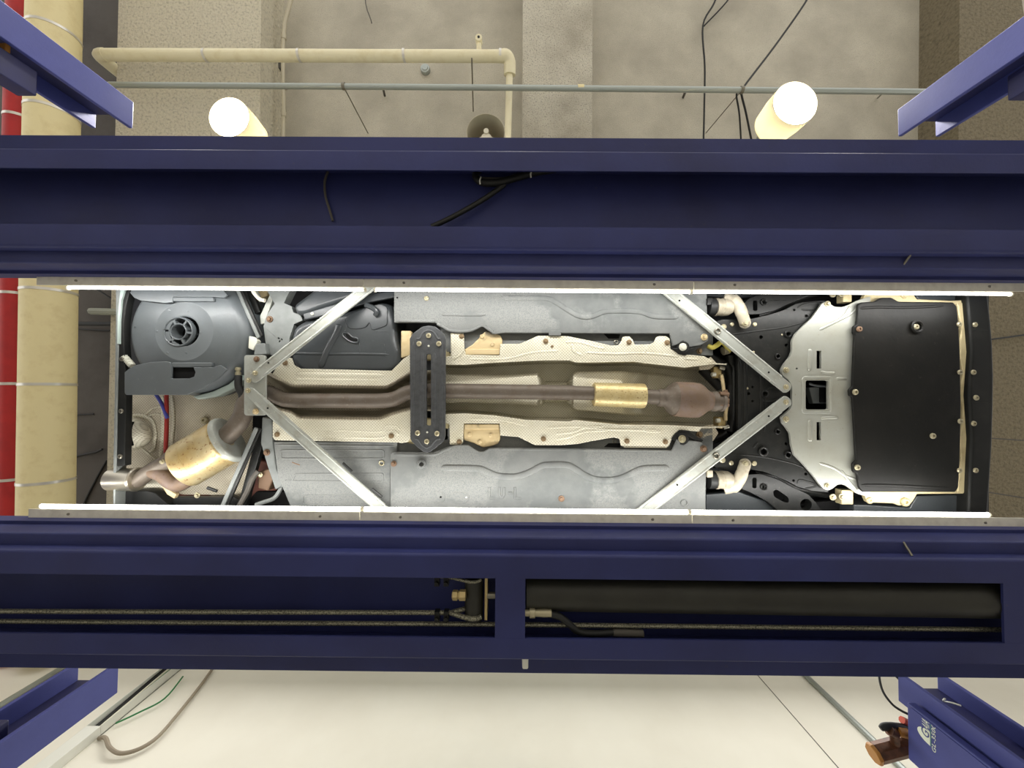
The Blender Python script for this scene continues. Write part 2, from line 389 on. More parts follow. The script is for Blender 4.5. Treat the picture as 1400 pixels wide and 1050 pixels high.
wire('anchor_bolt', [(524, 122, 4.2), (526, 131, 4.29)], .012, grey_cable, 'small dark anchor on the ceiling below the grey conduit, left of the middle', 'anchor', sm=0)
wire('anchor_bolt', [(937, 126, 4.2), (934, 133, 4.29)], .014, grey_cable, 'small dark anchor on the ceiling below the grey conduit, right of the beam', 'anchor', sm=0)
wire('power_cable', [(985, -20, 4.22), (976, 5, 4.22), (961, 35, 4.22), (963.5, 90, 4.2), (963, 140, 4.22), (961, 230, 4.24)], .010, black_rub, 'black cable hanging straight down the ceiling, left of the right lit lamp')
wire('power_cable', [(1005, -18, 4.24), (993, 3, 4.24), (962, 36, 4.26)], .008, black_rub, 'short black cable joining the straight one at the top edge')
wire('power_cable', [(1112, -20, 4.0), (1100, 5, 4.0), (1060, 62, 3.95), (1016, 120, 3.78), (1014, 130, 3.8), (1020, 155, 3.95), (1029, 200, 4.1)], .010, black_rub, 'black cable pair slanting from the top edge down to the grey conduit')
wire('power_cable', [(1009, 124, 3.74), (1007, 132, 3.76), (1011, 158, 3.9), (1014, 210, 4.1)], .009, black_rub, 'black cable dropping from the grey conduit beside the right lit lamp')
wire('tie_wire', [(1013, 125, 3.75), (965, 182, 4.28)], .005, steel, 'thin slanting wire from the grey conduit towards the straight black cable', sm=0)
wire('hanger_rod', [(1208, 126, 3.72), (1200, 134, 4.29)], .008, steel, 'short rod holding the right end of the grey conduit', 'rod', sm=0)
# pipes and wires seen between the fat cream pipe and the car
wire('conduit_stub', [(124, 425.5, 3.864), (175, 427, 3.864), (330, 429, 3.864)], .034, pvc, 'grey green pipe end poking out left of the car', 'conduit', sm=0)
wire('conduit', [(92, 442.5, 4.05), (330, 444, 4.05)], .022, black_rub, 'dark thin conduit right of the fat cream pipe, under the grey green pipe end', 'conduit', sm=0)
wire('loose_wire', [(124, 391, 4.1), (135, 397, 4.1), (152, 408, 4.1), (180, 424, 4.12)], .009, black_rub, 'dark wire slanting left of the car near the upper light strip', sm=3)
wire('loose_wire', [(80, 447, 4.192), (112, 450, 4.192), (150, 452, 4.192)], .007, black_rub, 'thin wire just under the dark conduit beside the fat cream pipe', sm=3)
wire('loose_wire', [(80, 568, 4.192), (110, 567, 4.192), (128, 566, 4.192)], .007, black_rub, 'short dark wire on the dark deck halfway down the car', sm=3)
wire('loose_wire', [(80, 631, 4.19), (112, 622, 4.19), (131, 618, 4.18), (140, 614, 4.18)], .010, black_rub, 'dark wire ending in a knot left of the exhaust tip', sm=3)
wire('loose_wire', [(146, 630, 4.19), (137, 645, 4.19), (128, 662, 4.19), (117, 684, 4.19), (112, 700, 4.19)], .010, black_rub, 'dark curved wire slanting down left of the exhaust tip', sm=4)
wire('loose_wire', [(1355, 464, 3.88), (1378, 461, 3.88), (1400, 458, 3.88), (1440, 455, 3.88)], .008, black_rub, 'dark double wire on the beam right of the car bumper', sm=3)
# pendant lamps
def pendant(px, py, label, lit, D=3.0, rpx=28.5):
    c = U(px, py, D); e = empty('pendant_lamp', c, label, 'lamp', 'round pendant lamps'); r = rpx/F*D
    up = Vector((0, 0, 1))
    MB().revolve(c, c+up, [(0, r), (.0, r*.975), (.13, r*.965), (.26, r*.86), (.30, r*.4), (.31, r*.4), (.305, r*.42), (.265, r*.89), (.13, r*.99), (0, r)], 40, caps=False).build('lamp_shade', opal if lit else lamp_dull, e)
    MB().revolve(c, c+up, [(.30, r*.42), (.36, r*.34), (.42, r*.26), (.44, .02)], 24).build('lamp_cap', galv, e)
    MB().tube([c+up*.43, Vector((c.x, c.y, CAMZ+CEIL))], .012, 10).build('stem', galv, e)
    if lit:
        MB().revolve(c, c+up, [(.02, .01), (.03, r*.62), (.07, r*.8), (.12, r*.78), (.2, r*.4), (.27, .05)], 32).build('bulb', lamp_on, e)
        l = area_lamp('lamp_glow', (0, 0, -.01), r*1.7, PENDANT_W); l.parent = e
        l2 = bpy.data.lights.new('shade_glow', 'POINT'); l2.energy = 12; l2.shadow_soft_size = .08; l2.color = (1, .95, .86)
    else:
        MB().revolve(c, c+up, [(.06, .02), (.07, .045), (.12, .05), (.18, .03), (.3, .03)], 20).build('bulb_holder', lamp_white, e)
        for k in range(3):
            a = 2.1*k+.5; b = c+Vector((math.cos(a)*.05, math.sin(a)*.05, .05)); MB().tube([b, b+up*.08], .022, 10).build('socket', lamp_white, e)
    return e
pendant(313, 160, 'lit round pendant lamp above the left part of the blue runway', True)
pendant(1087.5, 141, 'lit round pendant lamp above the right part of the blue runway, beside the black cables', True, 3.0, 31)
pendant(664, 181, 'unlit dull pendant lamp peeking over the blue runway near the middle', False, 3.1, 27)
# lamps of the rest of the hall, beyond the frame, plus an added wall fill
for (x, y, p) in ((-3.4, -3.6, 90), (0, -4.2, 90), (3.4, -3.6, 90)):
    area_lamp('hall_lamp', (x, y, CAMZ+3.0), .35, p)
row = area_lamp('wall_fill', (0, 1.55, CAMZ+3.25), 6.5, 52, (1, .985, .955)); row.data.shape = 'RECTANGLE'; row.data.size_y = .3  # unseen area light added to brighten the cream wall
# ------------------------------------------------------------------ the lift
LY = 0.02
RX0, RX1 = -2.5, 2.5
def arcpts(cx, cy, r, a0, a1, n=5): return [(cx+r*math.cos(math.radians(a0+(a1-a0)*k/n)), cy+r*math.sin(math.radians(a0+(a1-a0)*k/n))) for k in range(n+1)]
def extr(name, prof, s, m, parent, x0=RX0, x1=RX1, smooth=40):
    """profile [(distance from lift centre, D)] extruded along the runway; s=-1 upper, +1 lower"""
    n = len(prof); v = [Vector((x, LY+s*y, CAMZ+d)) for x in (x0, x1) for y, d in prof]
    f = [tuple(range(n)), tuple(range(n, 2*n))] + [(i, (i+1) % n, n+(i+1) % n, n+i) for i in range(n)]
    return obj(name, v, f, m, parent, smooth)
def runway(s, label):
    e = empty('lift_runway', (0, LY+s*.78, CAMZ+1.40), label, 'lift runway', 'lift runways')
    extr('deck', [(.497, 1.54), (1.071, 1.54), (1.071, 1.60), (.497, 1.60)], s, blue, e)
    r = .012
    extr('inner_channel', [(.64, 1.40)] + arcpts(.555+r, 1.40+r, r, 270, 180) + [(.555, 1.54), (.563, 1.54), (.563, 1.408), (.64, 1.408)], s, blue, e)
    extr('jack_rail', [(.555, 1.447)] + arcpts(.510+.008, 1.447+.008, .008, 270, 180) + [(.510, 1.54), (.518, 1.54), (.518, 1.455), (.555, 1.455)], s, blue, e)
    extr('outer_channel', [(.851, 1.40)] + arcpts(.927-r*.6, 1.40+r*.6, r*.6, 270, 360) + [(.927, 1.54), (.919, 1.54), (.919, 1.408), (.851, 1.408)], s, blue, e)
    return e
ru = runway(-1, 'upper blue steel runway of the car lift, with a taped hose bundle in its recess')
rl = runway(1, 'lower blue steel lift runway with wire ropes and a cylinder in its recess')
for (x0, x1) in ((677, 718), (1372, 1460)):
    a, b = U(x0, 828, 1.401), U(x1, 828, 1.401)
    MB().box((a.x, LY+.635, CAMZ+1.4005), (min(b.x, RX1), LY+.855, CAMZ+1.4085)).build('cross_plate', blue, rl, 0)
# stiffener gusset under the upper rail and lower rail
for rw, pts in ((ru, [(1235, 362, 1.45), (1250, 341, 1.42)]), (rl, [(1235, 741, 1.45), (1247, 760, 1.42)])):
    MB().tube([U(*p) for p in pts], .004, 6).build('weld_bead', steel, rw)
# LED battens
def batten(s, x0, x1, lx0, lx1, label):
    y0 = 388 if s < 0 else 703
    a, b = U(x0, y0, 1.60), U(x1, y0, 1.60); la, lb = U(lx0, y0, 1.60), U(lx1, y0, 1.60)
    e = empty('led_batten', (a.x, LY+s*.485, CAMZ+1.585), label, 'light', 'led light battens along the runways')
    Y = lambda d: LY+s*d
    extr('housing', [(.497, 1.580), (.463, 1.580), (.463, 1.585), (.492, 1.585), (.492, 1.635), (.497, 1.635)], s, alu, e, a.x, b.x, 0)
    pr = arcpts(.4585, 1.609, (.0048 if s < 0 else .0080), 0, 360, 14)[:-1]
    extr('led_tube', pr, s, led, e, la.x, lb.x)
    extr('end_cap', arcpts(.4585, 1.609, .0095, 0, 360, 14)[:-1], s, alu, e, la.x-.006, la.x)
    extr('end_cap', arcpts(.4585, 1.609, .0095, 0, 360, 14)[:-1], s, alu, e, lb.x, lb.x+.006)
    extr('tube_clip', [(.492, 1.588), (.4585, 1.612), (.4585, 1.616), (.492, 1.594)], s, alu, e, la.x, lb.x)
    l = bpy.data.lights.new('led_glow', 'AREA'); l.shape = 'RECTANGLE'; l.size = lb.x-la.x; l.size_y = .012; l.energy = LED_W; l.color = (1, .985, .955)
    lo_ = bpy.data.objects.new('led_glow', l); COL.objects.link(lo_); lo_.parent = e
    lo_.location = Vector(((la.x+lb.x)/2, Y(.448), CAMZ+1.618))-wloc(e)
    lo_.rotation_euler = Vector((0, -s*.62, .78)).to_track_quat('-Z', 'Y').to_euler()
    for t in (.12, .88):
        p = a.lerp(b, t); MB().tube([Vector((p.x, Y(.483), CAMZ+1.583)), Vector((p.x+.004, Y(.481), CAMZ+1.577))], .005, 8).build('screw', steel, e)
    return e
UP, LO = 'on the upper runway edge', 'on the lower runway edge'
batten(-1, 58, 499, 91, 497, 'left led light batten on the inner edge of the upper runway')
batten(-1, 500, 945, 513, 944, 'middle led light batten on the inner edge of the upper runway')
batten(-1, 946, 1398, 948, 1384, 'right led light batten on the inner edge of the upper runway')
batten(1, 47, 494, 53, 492, 'left led light batten on the inner edge of the lower runway')
batten(1, 495, 943, 497, 941, 'middle led light batten on the inner edge of the lower runway')
batten(1, 944, 1392, 946, 1354, 'right led light batten on the inner edge of the lower runway')
# posts: channel with two flanges and a set-back web
def post(f1, f2, yo, yi, yw, label):
    """f1, f2: photo x of the inner and outer flange tops; yo, yi: photo y of the flange edges (far and near the middle); yw: web"""
    D = 2.2; zt = CAMZ+D
    a, b = U(f1, yo, D), U(f1, yi, D); c = U(f2, yi, D); w = U((f1+f2)/2, yw, D).y
    sx = 1 if f2 > f1 else -1; sy = -1 if yo < yi else 1
    e = empty('lift_post', ((a.x+c.x)/2, w, 0), label, 'lift post', 'blue lift posts')
    t = .022
    def bx(x0, x1, y0, y1): return ((min(x0, x1), min(y0, y1), 0), (max(x0, x1), max(y0, y1), zt))
    MB().box(*bx(a.x, a.x+sx*t, a.y, b.y)).build('flange', blue_lit, e, 0, .004, 2)
    MB().box(*bx(c.x, c.x+sx*t, a.y-sy*.05, b.y)).build('flange', blue_lit, e, 0, .004, 2)
    MB().box(*bx(a.x+sx*t*.9, c.x+sx*.002, w, w+sy*.012)).build('web', dark_blue, e, 0)
    MB().box((min(a.x, c.x)-.12, w-.16, 0), (max(a.x, c.x)+.12, w+.16, .02)).build('base_plate', blue_lit, e, 0)
    return e
post(183, 131, 140, 176, 157, 'blue channel post of the lift at the upper left corner, before the fat pipes')
post(1227, 1279, 150, 187, 166, 'blue channel post of the lift at the upper right corner')
post(161, 108, 947, 906, 930, 'blue channel post of the lift at the lower left corner, beside the wall trunking')
post(1228, 1281, 958, 919, 941, 'blue channel post of the lift at the lower right corner, carrying the logo box')
def crossbeam(s, label):
    x0, x1 = (-2.47, -2.27) if s < 0 else (2.29, 2.5)
    e = empty('crossbeam', ((x0+x1)/2, LY, CAMZ+1.25), label, 'crossbeam', 'lift crossbeams')
    MB().box((x0, -1.46, CAMZ+1.25), (x1, 1.60, CAMZ+1.395)).build('beam', blue, e, 0, .006)
    for y0, y1 in ((-1.53, -1.41), (1.50, 1.66)):
        MB().box((-2.385 if s < 0 else 2.33, y0, CAMZ+1.25), (-2.292 if s < 0 else 2.414, y1, CAMZ+1.79)).build('end_block', dark_blue, e, 0, .006)
    return e
cb = crossbeam(-1, 'blue crossbeam end inside the upper left post')
MB().box(U(-6, 58, 1.68)+Vector((-.02, 0, 0)), U(7, 69, 1.68)+Vector((0, 0, .02))).build('guide_block', orange_pl, cb, 0, .004)
crossbeam(1, 'blue crossbeam end inside the upper right post')
# contents of the upper recess
h = empty('hose_bundle', U(690, 240, 1.5), 'dark hose bundle with two pale ties in the recess of the upper runway', 'hose')
MB().tube(smooth_path([U(655, 232, 1.52), U(650, 240, 1.5), U(658, 249, 1.49), U(680, 249.5, 1.49), U(705, 243, 1.5), U(730, 236, 1.518), U(760, 231, 1.522)], 6), .014, 10).build('hose', black_rub, h)
MB().tube(smooth_path([U(652, 236, 1.52), U(657, 244, 1.5), U(690, 244.5, 1.5), U(710, 241, 1.51), U(728, 236, 1.52)], 6), .007, 8).build('hose', grey_cable, h)
MB().tube(smooth_path([U(690, 252, 1.5), U(668, 268, 1.5), U(640, 285, 1.5), U(612, 300, 1.5), U(590, 310, 1.5)], 6), [.010]*25, 10).build('hose', black_rub, h)
for x, y in ((656.5, 247), (726, 238)):
    MB().tube([U(x+1, y-5, 1.475), U(x-.6, y, 1.468), U(x, y+5, 1.475)], .003, 6).build('cable_tie', white_pl, h)
wire('thin_cable', [(450, 230, 1.53), (444, 248, 1.525), (445, 268, 1.525), (450, 285, 1.525), (455, 302, 1.53)], .005, grey_cable, 'thin dark cable curving down in the upper runway recess, left of the hose bundle')
# contents of the lower recess
RD = 1.47
hc = empty('hydraulic_cylinder', U(1040, 812, RD), 'long dark hydraulic cylinder in the right opening of the lower runway', 'cylinder')
a, b = U(719, 812, RD), U(1395, 816, RD); b.y = a.y
MB().revolve(a-Vector((.0, 0, -.02)), b, [(0, .05), (.002, .066), (1.9, .066), (1.902, .05)], 32).build('barrel', cyl_m, hc)
c = U(735, 838, 1.43); MB().revolve(c-Vector((.06, 0, 0)), c, [(0, .012), (.03, .012), (.031, .017), (.05, .017), (.051, .012), (.08, .014), (.11, .014)], 12).build('hose_fitting', bolt_m, hc)
MB().tube(smooth_path([U(748, 839, 1.43), U(765, 843, 1.43), U(778, 853, 1.43), U(790, 863, 1.44), U(812, 866, 1.45), U(842, 864, 1.46)], 5), .012, 10).build('hose', black_rub, hc)
MB().tube([U(838, 864.5, 1.46), U(879, 866, 1.46)], .014, 10).build('hose_sleeve', grey_cable, hc)
yk = empty('rope_yoke', U(648, 815, 1.46), 'dark rope drum with brass nut and thin end plate beside the cross plate', 'rope yoke')
a, b = U(648, 792, 1.46), U(648, 845, 1.46)
MB().tube([a, b], .034, 22).build('drum', cyl_m, yk)
MB().box(U(663, 789, 1.43), U(666, 848, 1.43)+Vector((0, 0, .07))).build('end_plate', brass, yk, 0)
a, b = U(618, 813.5, 1.43), U(636, 813.5, 1.43)
MB().revolve(a, b, [(0, .012), (.004, .018), (.020, .018), (.022, .014), (.026, .014), (.028, .019), (.05, .019), (.052, .01)], 6).build('nut', brass, yk, 20)
MB().revolve(U(666, 814, 1.44), U(690, 814, 1.44), [(0, .012), (.04, .012)], 12).build('rod', steel, yk)
def rope(pts, label, r=.0085):
    return wire('wire_rope', pts, r, rope_m, label, 'wire rope', 'wire ropes in the lower runway', 4)
r1 = rope([(-160, 835, 1.45), (200, 836.5, 1.45), (590, 837.5, 1.45), (615, 837, 1.45), (633, 833, 1.45), (640, 832, 1.47)], 'upper of the two wire ropes left of the cross plate, looped on the drum')
rope([(616, 838, 1.445), (632, 843, 1.43), (648, 846, 1.425), (658, 843, 1.43)], 'short loop of wire rope around the lower end of the drum')
r2 = rope([(-160, 848, 1.46), (200, 851, 1.46), (600, 853, 1.46), (1000, 857, 1.46), (1380, 861, 1.46)], 'lowest wire rope running the whole length of the lower runway')
r3 = rope([(440, 783, 1.47), (520, 786, 1.46), (597, 788, 1.45), (618, 790, 1.44), (640, 795, 1.43), (652, 795, 1.425), (658, 792, 1.43)], 'wire rope entering the upper end of the drum', .006)
for i, (x, y) in enumerate(((598, 793), (610.5, 793), (598, 841), (610.5, 841))):
    c = U(x, y, 1.445); m = MB().box(c+Vector((-.009, -.018, -.012)), c+Vector((.009, .018, .012)))
    m.revolve(c+Vector((-.0, .006, -.01)), c+Vector((0, .006, -1)), [(0, .008), (.012, .008)], 6)
    tag(m.build('rope_clamp', black_steel, None, 0), ['left', 'right'][i % 2]+' rope clamp of the pair at the '+['upper', 'lower'][i//2]+' end of the rope drum', 'clamp', 'rope clamps at the drum')
c = U(718, 899, 1.45)
lk = tag(MB().box(c+Vector((-.011, -.012, -.02)), c+Vector((.011, .03, .03))).build('latch', white_pl, None, 0, .005), 'small white plastic latch under the outer edge of the lower runway', 'latch')
for i, (pa, pb) in enumerate((((1352, 599), (1470, 607)), ((1345, 672), (1470, 692)))):
    A, B = U(*pa, 3.898), U(*pb, 3.898); sv = Vector((0, .006, 0))
    struct(MB().prism([A-sv, B-sv, B+sv, A+sv], CAMZ+3.905).build('trim_%d' % (6+i), grey_cable, smooth=0))
# ------------------------------------------------------------------ wall services at the bottom
def on_wall(px, py, off=.02): return Uy(px, py, WALLY-off)
cA = on_wall(1098, 920); cB = on_wall(1236, 1050)
tag(MB().tube([Vector((cA.x, WALLY-.02, .0)), Vector((cA.x, WALLY-.02, CAMZ+CEIL-.02))], .02, 14).build('wall_conduit', galv), 'grey steel conduit upright on the cream wall, left of the logo box', 'conduit')
cA = on_wall(90, 908); cB = on_wall(0, 966); x = (cA.x+cB.x)/2
tag(MB().tube([Vector((x, WALLY-.02, .0)), Vector((x, WALLY-.02, CAMZ+CEIL-.02))], .02, 14).build('wall_conduit', galv), 'grey conduit on the cream wall left of the lower left post', 'conduit')
tA = on_wall(128, 998, .04); tz = tA.z
tr = empty('wall_trunking', (tA.x, WALLY-.05, 0), 'white wall trunking with an open top section full of cables, beside the lower left post', 'trunking')
MB().box((tA.x-.05, WALLY-.07, 0), (tA.x+.05, WALLY, tz)).build('cover', white_pl, tr, 0, .004)
m = MB().box((tA.x-.05, WALLY-.006, tz), (tA.x+.05, WALLY, CAMZ+CEIL-.01)); m.box((tA.x-.05, WALLY-.07, tz), (tA.x-.046, WALLY, CAMZ+CEIL-.01)); m.box((tA.x+.046, WALLY-.07, tz), (tA.x+.05, WALLY, CAMZ+CEIL-.01))
m.build('open_channel', white_pl, tr, 0)
for k, (dx, mm) in enumerate(((-.035, black_rub), (-.02, black_rub), (.0, lamp_white), (.02, green_c))):
    MB().tube(smooth_path([Vector((tA.x+dx, WALLY-.02, tz-.1)), Vector((tA.x+dx, WALLY-.03, tz+.15)), Vector((tA.x+dx*1.2, WALLY-.05, tz+.7)), Vector((tA.x+dx, WALLY-.03, tz+1.4))], 5), .007, 8).build('cable', mm, tr)
wire('wall_cable', [on_wall(135, 1009, .01), on_wall(144, 1009, .03), on_wall(150, 1022, .04), on_wall(165, 1030, .03), on_wall(190, 1024, .03), on_wall(215, 1008, .03), on_wall(240, 980, .03), on_wall(272, 940, .02), on_wall(290, 915, .02)], .012, loop_m, 'pale loose cable looping across the cream wall from the trunking')
wire('wall_cable', [on_wall(158, 989, .03), on_wall(190, 974, .03), on_wall(225, 955, .03), on_wall(250, 925, .03)], .006, green_c, 'thin straight cable on the cream wall just right of the trunking')
# logo box on the lower right post
FX = U(1228, 958, 2.2).x - .012
BXX = FX-.045
pt = Ux(1240, 960, BXX); pb = Ux(1240, 1036, BXX)
zt = pt.z; y0, y1 = pt.y, pb.y
bx = empty('control_box', (BXX+.1, (y0+y1)/2, zt-1.1), 'blue steel box with a white logo on the lower right post', 'control box')
MB().box((BXX, y0, zt-1.1), (FX-.002, y1, zt)).box((FX-.004, U(1228, 958, 2.2).y+.012, zt-1.1), (BXX+.20, y1, zt)).build('case', blue_lit, bx, 0, .006)
MB().box((BXX-.004, y0+.01, zt-1.09), (BXX, y0+.014, zt-.02)).build('door_seam', blue_lit, bx, 0)
def textmesh(name, txt, y0, y1, z0, z1, x, m, parent, shear=0):
    """lettering on the face x, baseline from y0 to y1 (towards -y), cap height z0..z1"""
    c = bpy.data.curves.new('t', 'FONT'); c.body = txt; c.size = 1; c.shear = shear; c.extrude = .008; c.offset = .0; c.space_character = 1.08
    t = bpy.data.objects.new('t', c); COL.objects.link(t); bpy.context.view_layer.update()
    me = bpy.data.meshes.new_from_object(t.evaluated_get(bpy.context.evaluated_depsgraph_get()))
    q = [v.co.copy() for v in me.vertices]; f = [tuple(p.vertices) for p in me.polygons]
    xa, xb = min(v.x for v in q), max(v.x for v in q); ya, yb = min(v.y for v in q), max(v.y for v in q)
    v = [Vector((x-(p.z+.008)*.08, y0+(y1-y0)*(p.x-xa)/(xb-xa), z0+(z1-z0)*(p.y-ya)/(yb-ya))) for p in q]
    bpy.data.objects.remove(t); bpy.data.curves.remove(c); bpy.data.meshes.remove(me)
    return obj(name, v, f, m, parent)
def FY(px, py): return Ux(px, py, BXX)
textmesh('model_lettering', 'GL-3500', FY(1277, 1028).y, FY(1276, 991).y, FY(1279.3, 1010).z, FY(1274, 1007).z, BXX, logo_w, bx, .12)
zlo = FY(1271.5, 1002).z; zhi = FY(1254.5, 1000).z; hh = zhi-zlo
yL, yR = FY(1271, 1019).y, FY(1262, 982).y; W_ = yL-yR
pts = [Vector((BXX-.0010, yL-W_*.31*(1-math.cos(math.pi*k/20)), zlo+math.sin(math.pi*k/20)*hh)) for k in range(21)]
v = pts + [p+Vector((.0012, 0, 0)) for p in pts]; n = len(pts)
obj('emblem', v, [tuple(range(n)), tuple(range(n, 2*n))]+[(i, (i+1) % n, n+(i+1) % n, n+i) for i in range(n)], logo_w, bx)
textmesh('emblem_lettering', 'G', yL-W_*.27, yL-W_*.58, zlo+.06*hh, zlo+.66*hh, BXX-.0010, blue_lit, bx, .2)
textmesh('emblem_lettering', 'AIA', yL-W_*.62, yR, zlo+.04*hh, zlo+.62*hh, BXX, logo_w, bx, .25)
MB().box((BXX-.0008, yR, zlo-.09*hh), (BXX+.0003, yL, zlo-.03*hh)).build('emblem_line', logo_g, bx, 0)
MB().tube(smooth_path([Ux(1278, 958, BXX+.0)+Vector((.05, -.01, 0)), Ux(1290, 958.5, BXX+.1), Ux(1302, 961, BXX+.1), Ux(1314, 965, BXX+.12)], 5), .004, 6).build('cable_tie', white_pl, bx)
# valve block beside the box
vb = empty('limit_switch', on_wall(1215, 1030, .4), 'brown switch block with amber end and bent lever, left of the logo box', 'switch')
a = U(1194, 1031, 2.17); b = U(1243, 1018, 2.17); d = (b-a).normalized()
n1 = Vector((0, 0, 1)); n2 = d.cross(n1).normalized()
def hexbar(p, q, r, sx=1.0):
    m = MB(); return m.revolve(p, q, [(0, r*.92), (.006, r), ((q-p).length, r)], 8, sx)
hexbar(a-d*.004, a+d*.014, .049).build('end_cap', orange_pl, vb, 20)
hexbar(a+d*.014, b+d*.05, .047).build('body', brown_metal, vb, 20)
MB().tube([a.lerp(b, .62)-n2*.03, U(1222, 1005, 2.15), U(1218, 996, 2.14)], [.024, .02, .022], 12).build('lever_arm', brown_metal, vb)
MB().tube([U(1215, 998, 2.14), U(1224, 1003, 2.14)], .025, 14).build('roller', brown_metal, vb)
MB().tube([U(1226, 999, 2.14), U(1240, 1003, 2.14)], .024, 14).build('roller', orange_pl, vb)
MB().tube(smooth_path([U(1204, 996, 2.15), U(1212, 993, 2.15), U(1225, 992.5, 2.15), U(1242, 995, 2.17)], 4), [.012, .014, .017, .018, .018, .018, .017, .017, .016, .016, .016, .016, .016], 10).build('rubber_boot', black_rub, vb)
MB().tube([U(1233, 984, 2.17), U(1243, 989, 2.17)], .018, 8).build('knob', red_pl, vb)
wire('power_cable', [(1203, 905, 2.3), (1202, 925, 2.25), (1207, 945, 2.2), (1219, 962, 2.15), (1231, 971, 2.12), (1243, 977, 2.10)], .006, black_rub, 'black cable curving from the lower runway into the logo box')
wire('power_cable', [(1216, 916, 2.25), (1228, 927, 2.22), (1236, 935, 2.22)], .007, black_rub, 'short black cable above the logo box touching the post', sm=2)
# ------------------------------------------------------------------ the car on the lift
TZ = CAMZ+1.60                                    # deck level the tyres stand on
car = empty('car', (0.1, LY, TZ), 'car on the lift seen from below, with dual exhaust, silver braces and grey floor trays', 'car')
def P(name, pts, D, th, m, parent=car, **k): return plate(name, pts, D, th, m, parent, **k)
# hidden structure: floor pan, body and wheels
P('floor_pan', [(166, 300), (1352, 300), (1352, 800), (166, 800)], 2.03, .02, pan_dark)
xr, xf = U(160, 540, 1.75).x, U(1362, 540, 1.75).x
prof = [(xr, 1.80), (xr-.03, 2.05), (xr, 2.45), (xr+.5, 2.62), (xr+1.0, 2.98), (xr+2.2, 2.98), (xr+2.85, 2.66), (xf-.25, 2.52), (xf+.02, 2.2), (xf, 1.80), (xf-.03, 2.04), (xr+.03, 2.04)]
prof = [p for p in prof if p not in ((xr, 1.80), (xf, 1.80))]
m = MB(); n = len(prof)
m.add([Vector((x, LY+s, CAMZ+d)) for s in (-.84, .84) for x, d in prof], [tuple(range(n)), tuple(range(n, 2*n))]+[(i, (i+1) % n, n+(i+1) % n, n+i) for i in range(n)])
m.build('body_shell', teal_paint, car, 30, .05, 3)
for s in (-1, 1):
    MB().box((xr+1.0, LY+s*.66-.09, CAMZ+1.80), (xf-1.05, LY+s*.66+.09, CAMZ+2.03)).build('sill', body_black, car, 0, .02)
    for x in (xr+.62, xf-.82):
        c = Vector((x, LY+s*.76, TZ+.315))
        w = MB().revolve(c-Vector((0, .10, 0)), c+Vector((0, 1, 0)), [(0, .21), (0, .27), (.02, .305), (.05, .315), (.15, .315), (.18, .305), (.2, .27), (.2, .21)], 40, 1, False).build('tyre', black_rub, car)
        MB().revolve(c-Vector((0, .08, 0)), c+Vector((0, 1, 0)), [(0, .21), (.01, .2), (.08, .19), (.09, .05), (.12, .05), (.15, .2), (.16, .21)], 32).build('rim', alu, w)
# ---- rear bumper
rb = P('rear_bumper', [(160, 300), (180, 300), (181, 385), (176, 402), (172, 418), (169, 440), (169, 470), (172, 520), (170, 637), (158, 638), (158, 600), (159, 520), (160, 470), (162, 420)], 1.76, .035, bumper_m, bevel=.004)
P('bumper_edge', [(158, 300), (165, 300), (168, 385), (164, 410), (162, 440), (161, 500), (159.5, 560), (158.5, 640), (156.5, 700), (156.5, 760), (154, 760), (154.5, 640), (157, 500), (158, 440)], 1.755, .05, grey_plate, rb, bevel=.003)
P('side_lip', [(166, 385), (174, 385), (166, 410), (163.5, 440), (163, 470), (160, 470), (161, 430)], 1.752, .02, teal_paint, rb)
P('lower_corner', [(157, 672), (170, 672), (200, 671), (212, 674), (230, 690), (230, 760), (157, 760)], 1.83, .05, bumper_m, rb, bevel=.004)
for x, y in ((166, 562), (164.5, 624), (167, 491)): bolt(x, y, 1.76, 3.3, steel, rb, kind='torx')
MB().tube([U(170+i*.85+(1.2 if i % 2 else -1.2)*0, 488+i*.95, 1.77) for i in range(14)], [.012 if i % 2 else .015 for i in range(14)], 10).build('spring', white_bolt, rb)
# ---- round tub
c = U(252, 453, 1.765); k = 1.765/F
tb = empty('spare_wheel_tub', c-wloc(car), None, None); tb.parent = car
up = Vector((0, 0, 1))
MB().revolve(c, c+up, [(.012, 20*k), (.001, 20.6*k), (.0, 22*k), (0, 23*k), (0, 40*k), (-.0006, 40.4*k), (0, 40.9*k), (.003, 72*k), (.010, 76*k), (.022, 79.5*k), (.06, 85*k), (.12, 90*k), (.22, 93*k)], 72, caps=False).build('tub', tub_m, tb, 50)
hcx, hcy = 244, 453.5; hc0 = U(hcx, hcy, 1.765)
MB().revolve(hc0, hc0+up, [(.03, 18.5*k), (-.003, 18.6*k), (-.005, 19.4*k), (-.003, 20.4*k), (.012, 21.2*k)], 40, caps=False).build('hub_ring', tub_m, tb, 40)
MB().revolve(hc0, hc0+up, [(.08, 9.5*k), (-.001, 10*k), (-.003, 10.8*k), (-.001, 11.6*k), (.08, 12*k)], 32, caps=False).build('hub', tub_m, tb, 40)
for q in range(6):
    a = math.radians(60*q+5); dv = Vector((math.cos(a), math.sin(a), 0)); sv = Vector((-dv.y, dv.x, 0)); m = MB()
    A = hc0+dv*11*k; B = hc0+dv*19*k
    m.prism([A-sv*.005, B-sv*.004, B+sv*.004, A+sv*.005], CAMZ+1.765+.04); m.build('spoke', tub_m, tb, 0)
    a = math.radians(60*q+35); dv = Vector((math.cos(a), math.sin(a), 0)); sv = Vector((-dv.y, dv.x, 0))
    if q in (1, 4, 5): continue
    A = hc0+dv*11.5*k+up*.018; B = hc0+dv*18.6*k+up*.012
    MB().prism([A-sv*.018, B-sv*.03, B+sv*.03, A+sv*.018], CAMZ+1.765+.024).build('web', tub_m, tb, 0)
